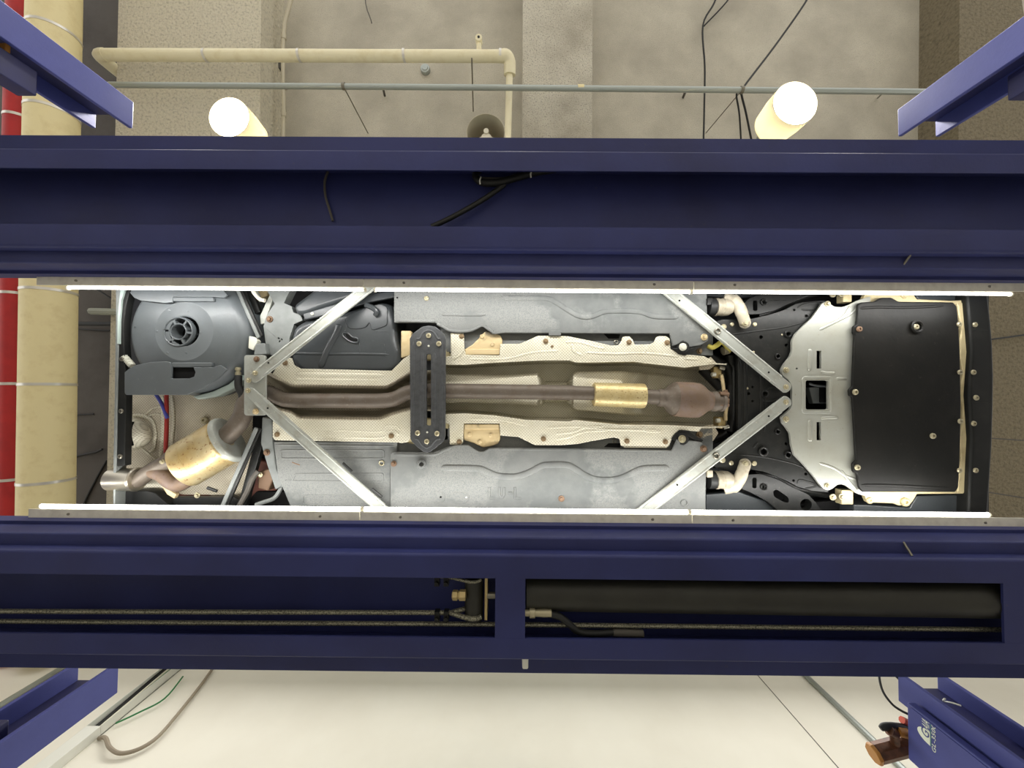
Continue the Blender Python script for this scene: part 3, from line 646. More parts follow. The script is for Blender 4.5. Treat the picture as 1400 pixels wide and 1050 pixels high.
MB().revolve(hc0+up*.06, hc0+up, [(0, 20*k), (.01, 20*k)], 30).build('hub_back', body_black, tb)
P('slot_rib', rect(236, 406, 292, 412), 1.752, .018, tub_m, tb, r=2, bevel=.004)
P('slot_rib', rect(234, 495.5, 290, 502), 1.752, .018, tub_m, tb, r=2, bevel=.004)
P('apron', [(170, 509), (176, 504), (184, 499.5), (204, 495), (225, 494), (232, 495), (234, 502), (234, 517.5), (258, 517.5), (265, 515), (267, 509), (264, 502), (290, 502), (301, 499), (310, 505), (300, 516), (285, 526), (270, 534), (255, 540), (172, 540), (170, 537)], 1.745, .012, tub_m, tb, bevel=.003)
P('apron', [(182, 330), (182, 392), (177, 400), (183, 407), (192, 411), (225, 414.5), (236, 413.5), (236, 406), (292, 406), (306, 407.5), (311, 403), (301, 392), (301, 330)], 1.75, .010, tub_m, tb, bevel=.003)
P('slot_back', rect(232, 502, 268, 518), 1.763, .004, body_black, tb)
for x, y in ((215, 453), (229, 482), (255, 482), (257, 426), (274, 455), (232, 424), (217, 528), (184, 447)): bolt(x, y, 1.766, 1.4, tub_m, tb, 'clip', 'plug')
P('body_rim', [(262, 542), (290, 535), (312, 525), (328, 512), (332, 520), (318, 532), (296, 542), (270, 546)], 1.82, .05, teal_paint, tb, bevel=.006)
# ---- foil shield above the muffler, with bulge
rs = empty('rear_heat_shield', U(250, 610, 1.93)-wloc(car), None, None); rs.parent = car
P('sheet', [(170, 536), (300, 536), (336, 520), (345, 560), (345, 720), (170, 720)], 1.935, .004, foil_dark, rs)
rows = []
for i in range(15):
    a_ = math.pi/2*i/14; sx_, cx_ = math.sin(a_), math.cos(a_)
    rows.append([U(168+40*sx_, 592+24*cx_*math.sin(b_)+3*sx_, 1.93-.085*cx_*math.cos(b_)) for b_ in [math.pi*(j/18-.5) for j in range(19)]])
loft('bulge', rows, foil, rs, 0, 85)
P('opening', [(171+6*math.cos(q*.35), 594+17*math.sin(q*.35)) for q in range(18)], 1.838, .05, body_black, rs)
bead('crease', [(176, 570), (190, 568), (206, 574), (212, 590), (210, 612), (204, 618)], 1.93, 5, foil, rs)
bead('crease', [(222, 541), (223, 570), (222, 600), (219, 625)], 1.93, 5, foil, rs)
bead('crease', [(235, 541), (237, 575), (234, 612)], 1.93, 4, foil, rs)
for pts in ([(196, 568), (210, 558), (222, 556)], [(199, 571), (212, 566), (222, 568)], [(193, 612), (205, 622), (216, 632)]): bead('crease', pts, 1.932, 2.2, foil, rs)
bolt(280, 574.5, 1.93, 5.2, bolt_m, rs, kind='torx')
P('lower_sheet', [(174, 652), (215, 652), (228, 668), (228, 760), (174, 760)], 1.90, .004, foil, rs)
MB().tube(smooth_path([U(227.5, 539, 1.88), U(228, 575, 1.88), U(226.5, 620, 1.88)], 5), .009, 10).build('red_cable', red_wire, rs)
MB().tube(smooth_path([U(213, 539, 1.88), U(221, 552, 1.875), U(229, 572, 1.875)], 5), .008, 10).build('blue_cable', blue_wire, rs)
# ---- reddish chassis side and struts behind the muffler
P('chassis_rail', [(341, 627), (372, 632), (378, 660), (372, 700), (345, 700), (338, 676)], 1.92, .05, rust_red, bevel=.01)
P('chassis_rail', [(350, 392), (366, 392), (366, 404), (352, 409), (343, 398)], 1.90, .05, tan_steel, bevel=.006)
P('lower_rail', [(215, 664), (232, 672), (250, 676), (285, 676), (300, 682), (330, 690), (330, 740), (218, 740)], 1.93, .04, rust_red, bevel=.01)
P('dark_bracket', [(236, 680), (300, 680), (312, 676), (330, 684), (330, 700), (236, 700)], 1.86, .03, black_steel, bevel=.004)
def strut(name, p, q_, D, w, m, parent=car, th=None):
    A, B = U(*p, D), U(*q_, D); d = (B-A).normalized(); sv = Vector((-d.y, d.x, 0))*w/2/F*D
    return MB().prism([A-sv, B-sv, B+sv, A+sv], CAMZ+D+(th or w/F*D*.7)).build(name, m, parent, 0, .003)
strut('suspension_link', (350, 585), (300, 700), 1.80, 5.5, grey_plate); strut('suspension_link', (354.5, 586), (306, 700), 1.805, 4.5, black_steel)
strut('suspension_link', (358, 588), (328, 700), 1.84, 11, black_steel)
strut('suspension_link', (317, 380), (353, 462), 1.80, 5, grey_plate); strut('suspension_link', (322, 380), (357, 460), 1.805, 4.5, black_steel)
strut('suspension_link', (334, 380), (352, 428), 1.84, 8, black_steel); strut('suspension_link', (343, 385), (356, 412), 1.83, 4.5, galv_s)
MB().tube(smooth_path([U(341, 383, 1.8), U(346, 398, 1.8), U(354, 408, 1.8), U(362, 411, 1.8)], 5), .009, 8).build('brake_hose', lamp_white, car)
MB().tube(smooth_path([U(353, 644, 1.84), U(345, 655, 1.83), U(338, 672, 1.83), U(328, 690, 1.83)], 5), .012, 8).build('brake_hose', grey_cable, car)
MB().tube(smooth_path([U(386, 664, 1.84), U(376, 680, 1.83), U(362, 686, 1.83), U(350, 690, 1.83)], 5), .010, 8).build('brake_hose', grey_plate, car)
P('brake_caliper', [(352, 646), (368, 640), (374, 655), (366, 672), (352, 668)], 1.86, .06, rust_bolt, bevel=.008)
bolt(356, 649, 1.85, 3.5, bolt_m, car, 'caliper_bolt')
P('wheel_liner', [(350, 672), (390, 672), (402, 690), (402, 720), (330, 720), (330, 694)], 1.90, .03, body_black, bevel=.006)
P('bracket', [(355, 432), (363, 414), (371, 398), (376, 399), (370, 418), (363, 438), (364, 442), (356, 444)], 1.83, .04, galv_s, bevel=.004)
P('bracket', [(340, 459), (348, 461), (352, 466), (346, 479), (339, 476)], 1.79, .03, white_bolt, bevel=.004)
P('bracket', [(349, 470), (362, 469), (364, 484), (347, 485)], 1.79, .04, grey_plate, bevel=.003)
MB().revolve(U(325.5, 502, 1.80), U(325.5, 515, 1.80), [(0, .008), (.004, .013), (.014, .013), (.015, .009), (.024, .009), (.025, .013), (.04, .012)], 12).build('brake_fitting', bolt_m, car)
MB().tube(smooth_path([U(326, 514, 1.8), U(326, 528, 1.79), U(331, 540, 1.79), U(330, 552, 1.8)], 5), .016, 10).build('rubber_mount', black_rub, car)
# ---- muffler and tail pipes
ex = empty('exhaust', U(600, 548, 1.82)-wloc(car), None, None); ex.parent = car
A, B = U(310, 602, 1.80), U(250, 637.5, 1.80); L_ = (B-A).length; R_ = 32.5/F*1.80
MB().revolve(A, B, [(-.012, R_*.5), (-.014, R_*.86), (-.008, R_*.96), (.004, R_), (.01, R_*1.02), (.02, R_*1.01), (.022, R_), (L_*.33, R_*1.0), (L_*.34, R_*1.0), (L_*.341, R_*.992), (L_*.348, R_*.992), (L_*.349, R_*.996), (L_*.36, R_*.995), (L_*.69, R_*.995), (L_*.70, R_*.995), (L_*.701, R_*.985), (L_*.708, R_*.985), (L_*.709, R_*.99), (L_*.72, R_*.99), (L_-.015, R_*.99), (L_-.004, R_*.95), (L_+.003, R_*.85), (L_+.005, R_*.4)], 56, .74).build('muffler', muff, ex, 25)
MB().revolve(A-(B-A).normalized()*.004, B, [(-.008, R_*.3), (-.012, R_*.8), (-.016, R_*.9), (-.014, R_*.98), (-.004, R_*1.03), (.008, R_*1.03)], 56, .75).build('end_cap', galv_s, ex, 50)
MB().tube(smooth_path([U(305, 602, 1.80), U(314, 592, 1.79), U(325, 580, 1.79), U(333, 565, 1.80), U(337, 550, 1.81), U(348, 538, 1.82), U(372, 539, 1.83)], 6), .041, 20).build('inlet_pipe', rust_pipe, ex)
MB().tube(smooth_path([U(248, 622, 1.79), U(236, 629, 1.79), U(218, 637, 1.79), U(203, 646, 1.79), U(190, 656, 1.79), U(180, 657, 1.79)], 6), .034, 20).build('tail_pipe', rust_pipe, ex)
MB().tube(smooth_path([U(258, 655, 1.79), U(246, 662, 1.785), U(236, 660, 1.785), U(222, 649, 1.785), U(208, 643, 1.79)], 6), .033, 20).build('tail_pipe', rust_cat, ex)
MB().tube([U(231, 622, 1.78), U(222, 631, 1.765)], .02, 8).build('hanger', rust_pipe, ex)
bolt(222, 631, 1.755, 3.4, bolt_m, ex)
MB().revolve(U(188, 655.5, 1.79), U(150, 655.5, 1.79), [(-.006, .045), (-.004, .052), (.004, .055), (.01, .052), (.118, .0515), (.12, .048), (.05, .046), (.02, .02)], 36).build('tailpipe_tip', chrome, ex, 40)
P('hanger_bracket', [(218, 660), (225, 662), (234, 672), (241, 676), (238, 682), (228, 676)], 1.80, .02, tan_steel, ex, bevel=.003)
strut('hanger', (282, 667), (296, 672), 1.83, 4, black_steel, ex)
bolt(270, 677, 1.83, 4, bolt_m, ex)
bolt(242, 673, 1.82, 3, rust_bolt, ex)
# main pipe
r0 = 10.2/F*1.79
MB().tube(smooth_path([U(356, 534, 1.82), U(372, 539, 1.81), U(385, 545, 1.80), U(400, 547.5, 1.795), U(460, 548, 1.79), U(518, 548, 1.79), U(540, 545, 1.792), U(556, 537.5, 1.792), U(575, 534.5, 1.79), U(610, 534.5, 1.785), U(784, 537, 1.785)], 6), r0, 24).build('rear_pipe', rust_pipe, ex)
MB().tube([U(782, 537, 1.785), U(816, 538, 1.785)], r0*.93, 24).build('mid_pipe', rust_pipe, ex)
MB().tube([U(380, 543, 1.80), U(350, 528, 1.83)], .02, 8).build('hanger', black_rub, ex)
k2 = 1.785/F
MB().revolve(U(811, 539, 1.785), U(880, 541.5, 1.785), [(0, 11*k2), (.002, 15.6*k2), (.006, 16*k2), (67*k2, 17*k2), (69*k2, 16.6*k2), (69.5*k2, 11*k2)], 36).build('resonator', gold, ex, 40)
MB().tube([U(879, 541.5, 1.785), U(908, 544, 1.785)], 10.2*k2, 22).build('mid_pipe', rust_pipe, ex)
MB().revolve(U(899, 543.5, 1.785), U(988, 549.5, 1.785), [(0, 10.5*k2), (2*k2, 12*k2), (6*k2, 12.2*k2), (8*k2, 11.4*k2), (11*k2, 13*k2), (16*k2, 19*k2), (20*k2, 22*k2), (24*k2, 23.2*k2)], 40).build('catalyst_inlet', rust_pipe, ex, 50)
MB().revolve(U(921, 545.4, 1.785), U(988, 549.5, 1.785), [(0, 23*k2), (2*k2, 23.6*k2), (24*k2, 24.3*k2), (33*k2, 23.5*k2), (39*k2, 20*k2), (44*k2, 15.5*k2), (50*k2, 12.5*k2), (57*k2, 11.5*k2)], 44).build('catalyst', rust_cat, ex, 50)
MB().revolve(U(971, 548.5, 1.785), U(992, 550, 1.785), [(0, 12*k2), (2*k2, 13.5*k2), (7*k2, 14*k2), (8*k2, 12*k2), (12*k2, 12*k2), (13*k2, 13.6*k2), (17*k2, 13*k2)], 28).build('flange', rust_pipe, ex, 40)
for y in (538, 546, 553): MB().tube([U(984, y, 1.755), U(996, y+1, 1.755)], .009, 8).build('flange_bolt', rust_bolt, ex)
# ---- rear tunnel shield
ts = empty('rear_tunnel_shield', U(470, 540, 1.85)-wloc(car), None, None); ts.parent = car
P('upper_flange', [(386, 489), (399, 489.5), (402, 499), (411, 504), (535, 507), (551, 491), (563, 483), (563, 506), (529, 527), (399, 525), (372, 511)], 1.775, .006, foil, ts, bevel=.0025)
bead('bead', [(402, 511.5), (460, 512.5), (527, 513.5)], 1.776, 6, foil, ts)
bead('bead', [(400, 518.5), (440, 519.5), (520, 520.5)], 1.776, 4, foil, ts)
bolt(390, 496, 1.775, 3.6, brown_bolt, ts)
P('lower_flange', [(382, 561), (399, 566), (408, 573), (520, 575), (536, 568), (563, 561), (561, 598), (558, 604), (549, 606), (545, 605), (376, 602), (372.5, 598), (372.5, 577)], 1.775, .006, foil, ts, bevel=.0025)
bead('bead', [(428, 588), (470, 588.5), (519, 590), (527, 582.5), (542, 582.5), (547, 588)], 1.776, 3, foil, ts)
bead('bead', [(430, 597), (470, 597.5), (522, 598), (530, 590), (541, 590), (545, 595)], 1.776, 4, foil, ts)
bolt(379, 594, 1.775, 3.6, brown_bolt, ts); bolt(535, 596, 1.775, 3.6, brown_bolt, ts)
up_e = [(352, 500), (372, 511), (399, 525), (529, 527), (560, 508), (620, 505)]; lo_e = [(352, 552), (382, 561), (399, 566), (408, 574), (520, 575), (536, 568), (563, 561), (620, 562)]
rows = []
for i in range(40):
    x = 352+i*6.5; a, b = interp(x, up_e), interp(x, lo_e)
    rows.append([U(x, a, 1.775), U(x, a+4, 1.80), U(x, a+7, 1.88), U(x, min(537, a+13), 1.98), U(x, 546, 2.0), U(x, max(557, b-13), 1.98), U(x, b-7, 1.88), U(x, b-4, 1.80), U(x, b, 1.775)])
loft('trough', rows, foil_dark, ts)
# ---- fuel tank
ft = empty('fuel_tank', U(470, 450, 1.8)-wloc(car), None, None); ft.parent = car
P('tank_shell', [(395, 484), (396, 462), (400, 447), (415, 437), (440, 433), (476, 424), (506, 416), (520, 412), (534, 415), (541, 440), (541, 462), (548, 482), (549, 500), (535, 512), (411, 512), (398, 497)], 1.80, .2, plastic, ft, r=9, bevel=.05, seg=6)
P('tank_lobe', [(400, 417), (432, 393), (440, 360), (538, 360), (538, 395), (512, 404), (480, 408), (440, 421), (416, 431), (404, 430)], 1.79, .2, plastic, ft, r=8, bevel=.035, seg=5)
P('strap', [(414, 429), (440, 421), (480, 409), (512, 402), (540, 396), (540, 406), (505, 413), (476, 421), (440, 432), (416, 437)], 1.785, .02, plastic, ft, bevel=.004)
P('step', [(472, 437), (480, 428), (500, 421), (520, 415), (530, 420), (529, 445), (508, 452), (505, 440), (500, 448), (486, 450), (476, 449)], 1.795, .03, plastic, ft, r=4, bevel=.012, seg=4)
bead('ridge', [(463, 443), (460, 455), (448, 478), (438, 503)], 1.80, 9, plastic, ft)
bead('ridge', [(398, 483), (440, 484), (490, 484), (532, 485)], 1.801, 4, plastic, ft)
MB().tube(smooth_path([U(x, y, 1.797) for x, y in ((470, 455), (469, 459), (474, 464), (482, 468), (489, 468), (489, 463), (482, 461), (476, 456), (470, 455))], 4), .004, 8).build('slot_rim', plastic, ft)
P('slot', [(472, 456), (476, 457), (482, 462), (488, 463.5), (487, 466), (480, 465.5), (474, 461)], 1.794, .005, body_black, ft, r=1.5)
MB().tube(smooth_path([U(500, 417, 1.78), U(510, 421, 1.775), U(515, 427, 1.78), U(513, 431, 1.79)], 4), .012, 8).build('vent_hose', plastic, ft)
bolt(427, 429, 1.783, 2.2, white_bolt, ft, 'bolt', 'plug')
for pts in ([(506, 440), (509, 449), (516, 453), (530, 453)], [(471, 437), (474, 448), (471, 454)], [(491, 468), (492, 485)], [(525, 470), (527, 490)]): bead('mould_line', pts, 1.80, 1.6, plastic, ft)
# ---- rear carrier plates
P('rear_carrier', [(362, 392), (399, 392), (388, 414), (399, 419), (401, 427), (410, 430), (414, 438), (402, 443), (396, 462), (396, 484), (371, 486), (364, 478), (360, 446), (364, 432), (375, 415)], 1.82, .05, grey_plate, bevel=.006, holes=[circ(381, 462.5, 1.3, 8), circ(385, 464, 1.3, 8), circ(382, 466.5, 1.3, 8)])
bolt(369, 436.5, 1.82, 4.4, rust_bolt, car, 'carrier_bolt')
P('rear_carrier', [(358, 570), (372, 572), (373, 603), (378, 640), (388, 664), (376, 670), (366, 640), (356, 606)], 1.82, .05, grey_plate, bevel=.006)
bolt(365, 618.5, 1.82, 4.4, rust_bolt, car, 'carrier_bolt')
jp = P('junction_plate', rect(333.5, 485.5, 363, 568), 1.735, .012, galv_s, r=4, bevel=.002)
bolt(351, 491, 1.735, 4, rust_bolt, jp); bolt(350, 562.5, 1.735, 4.2, tan_steel, jp)
# ---- braces
def brace(p, q_, w, D0, D1, bolts, holes, ring=None):
    A, B = U(*p, D0), U(*q_, D1); d = (B-A).normalized(); h = Vector((0, 0, 1)); sv = h.cross(d).normalized(); k = w/2/F*D0
    n = 8; L_ = (B-A).length; loop = []
    for i in range(n+1):
        a = math.pi*(.5+i/n); loop.append(A + d*(math.cos(a)*k*.7) + sv*(-math.sin(a)*k)*-1)
    for i in range(n+1):
        a = math.pi*(-.5+i/n); loop.append(B + d*(math.cos(a)*k*.7) + sv*(math.sin(a)*k))
    v = loop+[x+Vector((0, 0, .012)) for x in loop]; m_ = len(loop)
    o = obj('brace', v, [tuple(range(m_)), tuple(range(m_, 2*m_))]+[(i, (i+1) % m_, m_+(i+1) % m_, m_+i) for i in range(m_)], galv_s, car, 30, .0035, 3)
    for s in (-1, 1):
        MB().tube([A+d*.05+sv*s*k*.86+h*.004, B-d*.05+sv*s*k*.86+h*.004], .007, 8).build('folded_edge', galv_s, o)
    for x, y, D in bolts: bolt(x, y, D, 3.6, bolt_m, o)
    for x, y, D in holes: bolt(x, y, D-.0005, 1.3, body_black, o, 'hole', 'plug')
    if ring: bolt(*ring, 4.4, steel, o, 'ring', 'ring')
    return o
brace((346, 517), (520, 379), 14.5, 1.722, 1.735, [(349, 510, 1.72), (340, 520, 1.72)], [(367, 496, 1.722)])
b2 = brace((341, 536), (533, 706), 14, 1.722, 1.735, [(339, 534, 1.72)], [(366, 558, 1.722)])
for p, q_ in (((468, 633), (481, 645)), ((508, 668), (522, 680))): strut('rubber_pad', p, q_, 1.735, 3.4, black_rub, b2)
brace((1076, 530), (886, 374), 15.5, 1.75, 1.745, [(1074.5, 529, 1.749)], [(1051, 509, 1.7485), (929, 411, 1.745)], (981, 453, 1.745))
brace((1076, 548.5), (862, 714), 15.5, 1.75, 1.745, [(1074.5, 549.5, 1.749)], [(1051, 569, 1.7485), (926, 663, 1.745)], (979, 623, 1.745))
# ---- tunnel crossmember
cm_out = [(561, 600), (560, 463), (564, 456), (571, 451), (577, 446.5), (586, 445), (595, 446.5), (601, 451), (607, 457), (609, 464), (608.5, 596), (606, 604), (596, 612), (588, 618), (583.5, 619), (579, 618), (570, 611), (563, 604)]
cmm = P('tunnel_crossmember', cm_out, 1.725, .018, cross_m, bevel=.004, holes=[rnd(rect(583, 484, 589, 582), 2.5)], smooth=20)
for x in (565, 604): bead('flange_rib', [(x, 466), (x-.5, 530), (x-.5, 594)], 1.726, 5, cross_m, cmm)
for x in (577.5, 594): bead('flange_rib', [(x, 482), (x-.5, 530), (x-.5, 584)], 1.726, 6, cross_m, cmm)
bead('flange_rib', [(569, 463), (574, 463), (579, 455), (586, 452), (593, 455), (598, 463), (603, 463)], 1.726, 3.5, cross_m, cmm)
bead('flange_rib', [(567, 600), (572, 601), (577, 608), (583.5, 612), (590, 608), (596, 601), (602, 600)], 1.726, 3.5, cross_m, cmm)
for x, y in ((586, 459), (573, 470), (600, 470), (571, 592), (597.5, 592.7), (583.5, 603.5)): bolt(x, y, 1.723, 3.6, bolt_m, cmm, kind='torx')
for x, y in ((586, 473), (584, 591)): bolt(x, y, 1.7245, 1.4, white_bolt, cmm, 'plug', 'plug')
P('tunnel_mount', [(548, 452), (562, 452), (562, 486), (548, 490)], 1.80, .05, tan_steel, bevel=.006)
P('tunnel_mount', [(604, 452), (614, 452), (616, 490), (604, 490)], 1.80, .05, cream_steel, bevel=.006)
P('tunnel_mount', [(556, 572), (614, 572), (614, 606), (600, 609), (566, 609), (552, 606)], 1.80, .05, cream_steel, bevel=.006)
P('tunnel_mount', [(576, 478), (596, 478), (596, 492), (576, 492)], 1.80, .05, cream_steel, bevel=.006)
# ---- front tunnel shield
fs = empty('front_tunnel_shield', U(800, 540, 1.85)-wloc(car), None, None); fs.parent = car
upper_edge = [(600, 498), (637, 498), (660, 496), (717, 493), (740, 492), (779, 492), (788, 495), (811, 495), (865, 494), (936, 502), (976, 497), (1000, 498)]
lower_edge = [(600, 567), (637, 566), (678, 569), (719, 575), (780, 577), (785, 575), (847, 581), (919, 582), (960, 584), (1000, 584)]
P('upper_flange', [(616, 455), (634, 455), (635, 477), (637, 485), (683, 486), (684, 470), (710, 470), (718, 467), (735, 459), (776, 459.5), (808, 466), (836, 472.5), (845, 472), (849, 468), (851, 461), (854, 460), (861, 460), (865, 464), (868, 471), (889, 470.5), (894, 468), (897, 461), (902, 459.5), (911, 459.5), (916, 463), (917, 477), (931, 484), (963, 487), (976, 494), (960, 500), (936, 502), (865, 494), (811, 495), (788, 495), (779, 492), (740, 492), (717, 493), (660, 496), (637, 498), (608, 498), (606, 488), (616, 487)], 1.775, .006, foil, fs, bevel=.0025)
P('lower_flange', [(606, 567), (637, 566), (678, 569), (719, 575), (780, 577), (785, 575), (847, 581), (919, 582), (960, 584), (956, 590), (929, 588), (921, 595), (918, 602), (915, 609), (911, 613), (854, 612.5), (849, 609), (847, 600), (840, 598), (833, 599), (810, 603), (790, 607), (765, 609), (732, 609), (718, 602), (709, 597.5), (684, 595.5), (683, 579), (634, 579), (633, 605), (630, 609), (615, 608), (614, 580), (606, 578)], 1.775, .006, foil, fs, bevel=.0025)
upi = [(600, 512), (640, 512), (690, 513), (735, 510), (743, 521), (776, 521), (786, 508), (850, 507), (900, 510), (960, 520), (1000, 525)]
loi = [(600, 551), (640, 551), (700, 552.5), (738, 556), (744, 550), (776, 550), (786, 561), (850, 567), (900, 570), (960, 566), (1000, 560)]
ctr = [(600, 1.82), (736, 1.815), (744, 1.93), (776, 1.93), (784, 1.815), (850, 1.825), (885, 1.92), (1000, 1.96)]
rows = []
for i in range(133):
    x = 604+i*2.95; a, b = interp(x, upper_edge), interp(x, lower_edge); ui, li = interp(x, upi), interp(x, loi); dt = interp(x, ctr)
    rows.append([U(x, a, 1.775), U(x, a+.6, 1.785), U(x, a+1.6, 1.85), U(x, a+3.5, 1.96), U(x, a+5.5, 1.975), U(x, max(ui+1, a+7), 1.97), U(x, ui+.5, dt+.02), U(x, ui+2, dt+.004), U(x, ui+5, dt), U(x, (ui+li)/2, dt),
                 U(x, li-5, dt), U(x, li-2, dt+.004), U(x, li-.5, dt+.02), U(x, min(li-1, b-7), 1.97), U(x, b-5.5, 1.975), U(x, b-3.5, 1.96), U(x, b-1.6, 1.85), U(x, b-.6, 1.785), U(x, b, 1.775)])
loft('trough', rows, foil, fs)
for x, y in ((631, 460), (746, 466.5), (755, 473.5), (860, 468), (912, 468.5)): bolt(x, y, 1.775, 3.6 if x != 755 else 2, brown_bolt, fs)
for x, y in ((628, 604), (743, 600), (857, 603), (909.5, 604)): bolt(x, y, 1.775, 3.6, brown_bolt, fs)
for pts in ([(772, 468), (792, 468), (812, 474), (827, 477)], [(799, 482), (840, 484), (880, 483), (930, 488)], [(640, 491), (690, 491), (730, 482), (765, 480)], [(782, 470), (784, 480), (796, 486)], [(885, 474), (882, 484)], [(935, 490), (955, 492)]): bead('bead', pts, 1.776, 4, foil, fs)
for pts in ([(759, 601), (779, 597), (800, 590), (833, 588)], [(745, 585), (790, 583), (830, 587), (905, 588)], [(640, 573), (685, 574), (720, 582)], [(796, 580), (797, 585)], [(880, 583), (882, 589), (905, 590)], [(759, 593), (785, 590), (800, 584), (825, 583)]): bead('bead', pts, 1.776, 4, foil, fs)
P('side_tab', [(617, 456), (633, 456), (635, 478), (630, 486), (618, 492)], 1.772, .004, foil, fs)
gp = P('hydroformed_bracket', [(634, 486), (634, 478), (645, 472), (655, 462), (663, 453), (676, 455), (685, 459), (687, 466), (684, 486)], 1.785, .02, tan_steel, r=2, bevel=.004)
for x, y in ((659, 460), (673, 471)): bolt(x, y, 1.785, 3, tan_steel, gp, 'spot_dimple', 'plug')
P('lip', rect(636, 477, 683, 485), 1.778, .01, tan_steel, gp, bevel=.003)
gp = P('hydroformed_bracket', [(633, 580), (683, 580), (684, 600), (681, 607), (672, 610), (660, 612), (648, 606), (634, 602)], 1.785, .02, tan_steel, r=2, bevel=.004)
for x, y in ((642, 594), (656, 604), (671, 595)): bolt(x, y, 1.785, 3, tan_steel, gp, 'spot_dimple', 'plug')
P('lip', rect(635, 580, 682, 587), 1.778, .01, tan_steel, gp, bevel=.003)
# ---- floor trays
P('inner_floor', [(600, 440), (975, 440), (975, 486), (930, 486), (880, 482), (610, 482)], 1.80, .02, tray, bevel=.003)
P('inner_floor', [(540, 585), (610, 585), (690, 590), (975, 585), (975, 640), (540, 640)], 1.80, .02, tray, bevel=.003)
ut = P('floor_tray', [(538.5, 320), (967, 320), (967, 437), (969, 450), (970, 458), (968, 466), (958, 472), (940, 475), (934, 466), (926, 471), (920, 473), (916, 456), (880, 456), (689, 455), (676, 457), (671, 452), (665, 448), (659, 446), (653, 448), (646, 453), (636, 454), (622, 454), (614, 451), (605, 446), (597, 442), (588, 441), (538.5, 441)], 1.765, .012, tray, bevel=.004)
bead('bead', [(597, 442.5), (606, 447), (616, 452), (636, 453), (648, 450), (659, 445), (668, 450), (676, 456)], 1.765, 4, tray, ut)
bead('bead', [(685, 407), (720, 407.5), (746, 408), (758, 412), (772, 421), (788, 430.5), (800, 433.5), (811, 432), (827, 426), (850, 425), (876, 426.5), (888, 431), (901, 433), (928, 433)], 1.765, 7.5, tray, ut)
bead('bead', [(603, 429.5), (630, 430), (664, 430)], 1.765, 5, tray, ut); bead('bead', [(541, 438), (570, 439), (596, 439.5)], 1.765, 4, tray, ut)
bolt(583, 408, 1.764, 3.6, bolt_m, ut, kind='torx'); bolt(543, 407, 1.764, 1.2, body_black, ut, 'hole', 'plug')
bolt(962.5, 461, 1.764, 4.6, tan_steel, ut); bolt(933.5, 474.5, 1.764, 5.4, white_bolt, ut, 'plug', 'plug')
MB().revolve(U(933.5, 474.5, 1.766), U(933.5, 474.5, 1.7), [(-.01, .018), (.003, .019), (.003, .027), (-.01, .028)], 24, caps=False).build('plug_ring', black_rub, ut)
bolt(842, 468, 1.80, 3, steel, ut, 'stud', 'ring')
P('dark_bracket', [(824, 455), (848, 457), (846, 463), (832, 463)], 1.798, .004, body_black, ut)
P('tab', rect(750.5, 452, 767, 458.5), 1.763, .012, tray, ut, bevel=.002)
P('front_rim', [(918, 476), (928, 484), (937, 486), (946, 482), (962, 472), (958, 470), (940, 478), (930, 476)], 1.77, .02, black_steel, ut, bevel=.003)
lt = P('floor_tray', [(533.5, 760), (533.5, 622), (536, 618), (592, 618.5), (602, 615), (612, 611), (625, 608.5), (640, 608.5), (647, 613), (655, 617.5), (661, 617.5), (669, 613), (680, 612.5), (780, 613.5), (919, 615.5), (926, 600), (934, 608), (942, 602), (958, 604), (967, 610), (969, 620), (966, 632), (965, 680), (966, 760)], 1.765, .012, tray, bevel=.004)
bead('bead', [(603, 640), (630, 640), (655, 641), (666, 645), (678, 650), (694, 652), (709, 651), (726, 645), (741, 637), (755, 635.5), (775, 636), (788, 642), (799, 649.5), (812, 655), (826, 656.5), (842, 655.5), (856, 651), (870, 644), (883, 640.5), (915, 640)], 1.765, 9, tray, lt)
bead('bead', [(538, 621.5), (570, 622), (594, 621.5), (606, 616.5), (618, 611.5)], 1.765, 4, tray, lt)
bead('bead', [(683, 614), (740, 615), (840, 616), (918, 617)], 1.765, 2.5, tray, lt)
MB().revolve(U(576, 634.5, 1.765), U(576, 634.5, 1.6), [(-.01, 7.5*k2), (.004, 6.5*k2), (.022, 6*k2), (.025, 3.4*k2), (.012, 2.2*k2)], 24).build('jacking_pad', tray, lt, 40)
bolt(767.5, 681.7, 1.764, 4.2, rust_bolt, lt); bolt(538.5, 634, 1.764, 4, rust_bolt, lt); bolt(961.5, 613.5, 1.764, 4.6, rust_bolt, lt); bolt(932.5, 600, 1.764, 5.2, bolt_m, lt)
MB().revolve(U(932.5, 600, 1.766), U(932.5, 600, 1.7), [(-.01, .018), (.003, .019), (.003, .027), (-.01, .028)], 24, caps=False).build('plug_ring', black_rub, lt)
P('front_rim', [(918, 600), (924, 592), (932, 588), (942, 590), (962, 602), (958, 606), (940, 596), (930, 595), (924, 604)], 1.77, .02, black_steel, lt, bevel=.003)
bolt(840, 603, 1.80, 3, steel, lt, 'stud', 'ring')
P('dark_bracket', [(826, 611), (832, 606), (848, 606), (848, 612)], 1.798, .004, body_black, lt)
for pts in ([(590, 673), (604, 673), (608, 680), (604, 687), (592, 687)], [(618, 674), (636, 674), (641, 680), (636, 687), (618, 687)]): bead('pressing', pts, 1.765, 1.8, tray, lt)
bolt(602.5, 679.5, 1.765, 1.4, body_black, lt, 'hole', 'plug'); bolt(637.5, 680, 1.765, 1.2, white_bolt, lt, 'plug', 'plug')
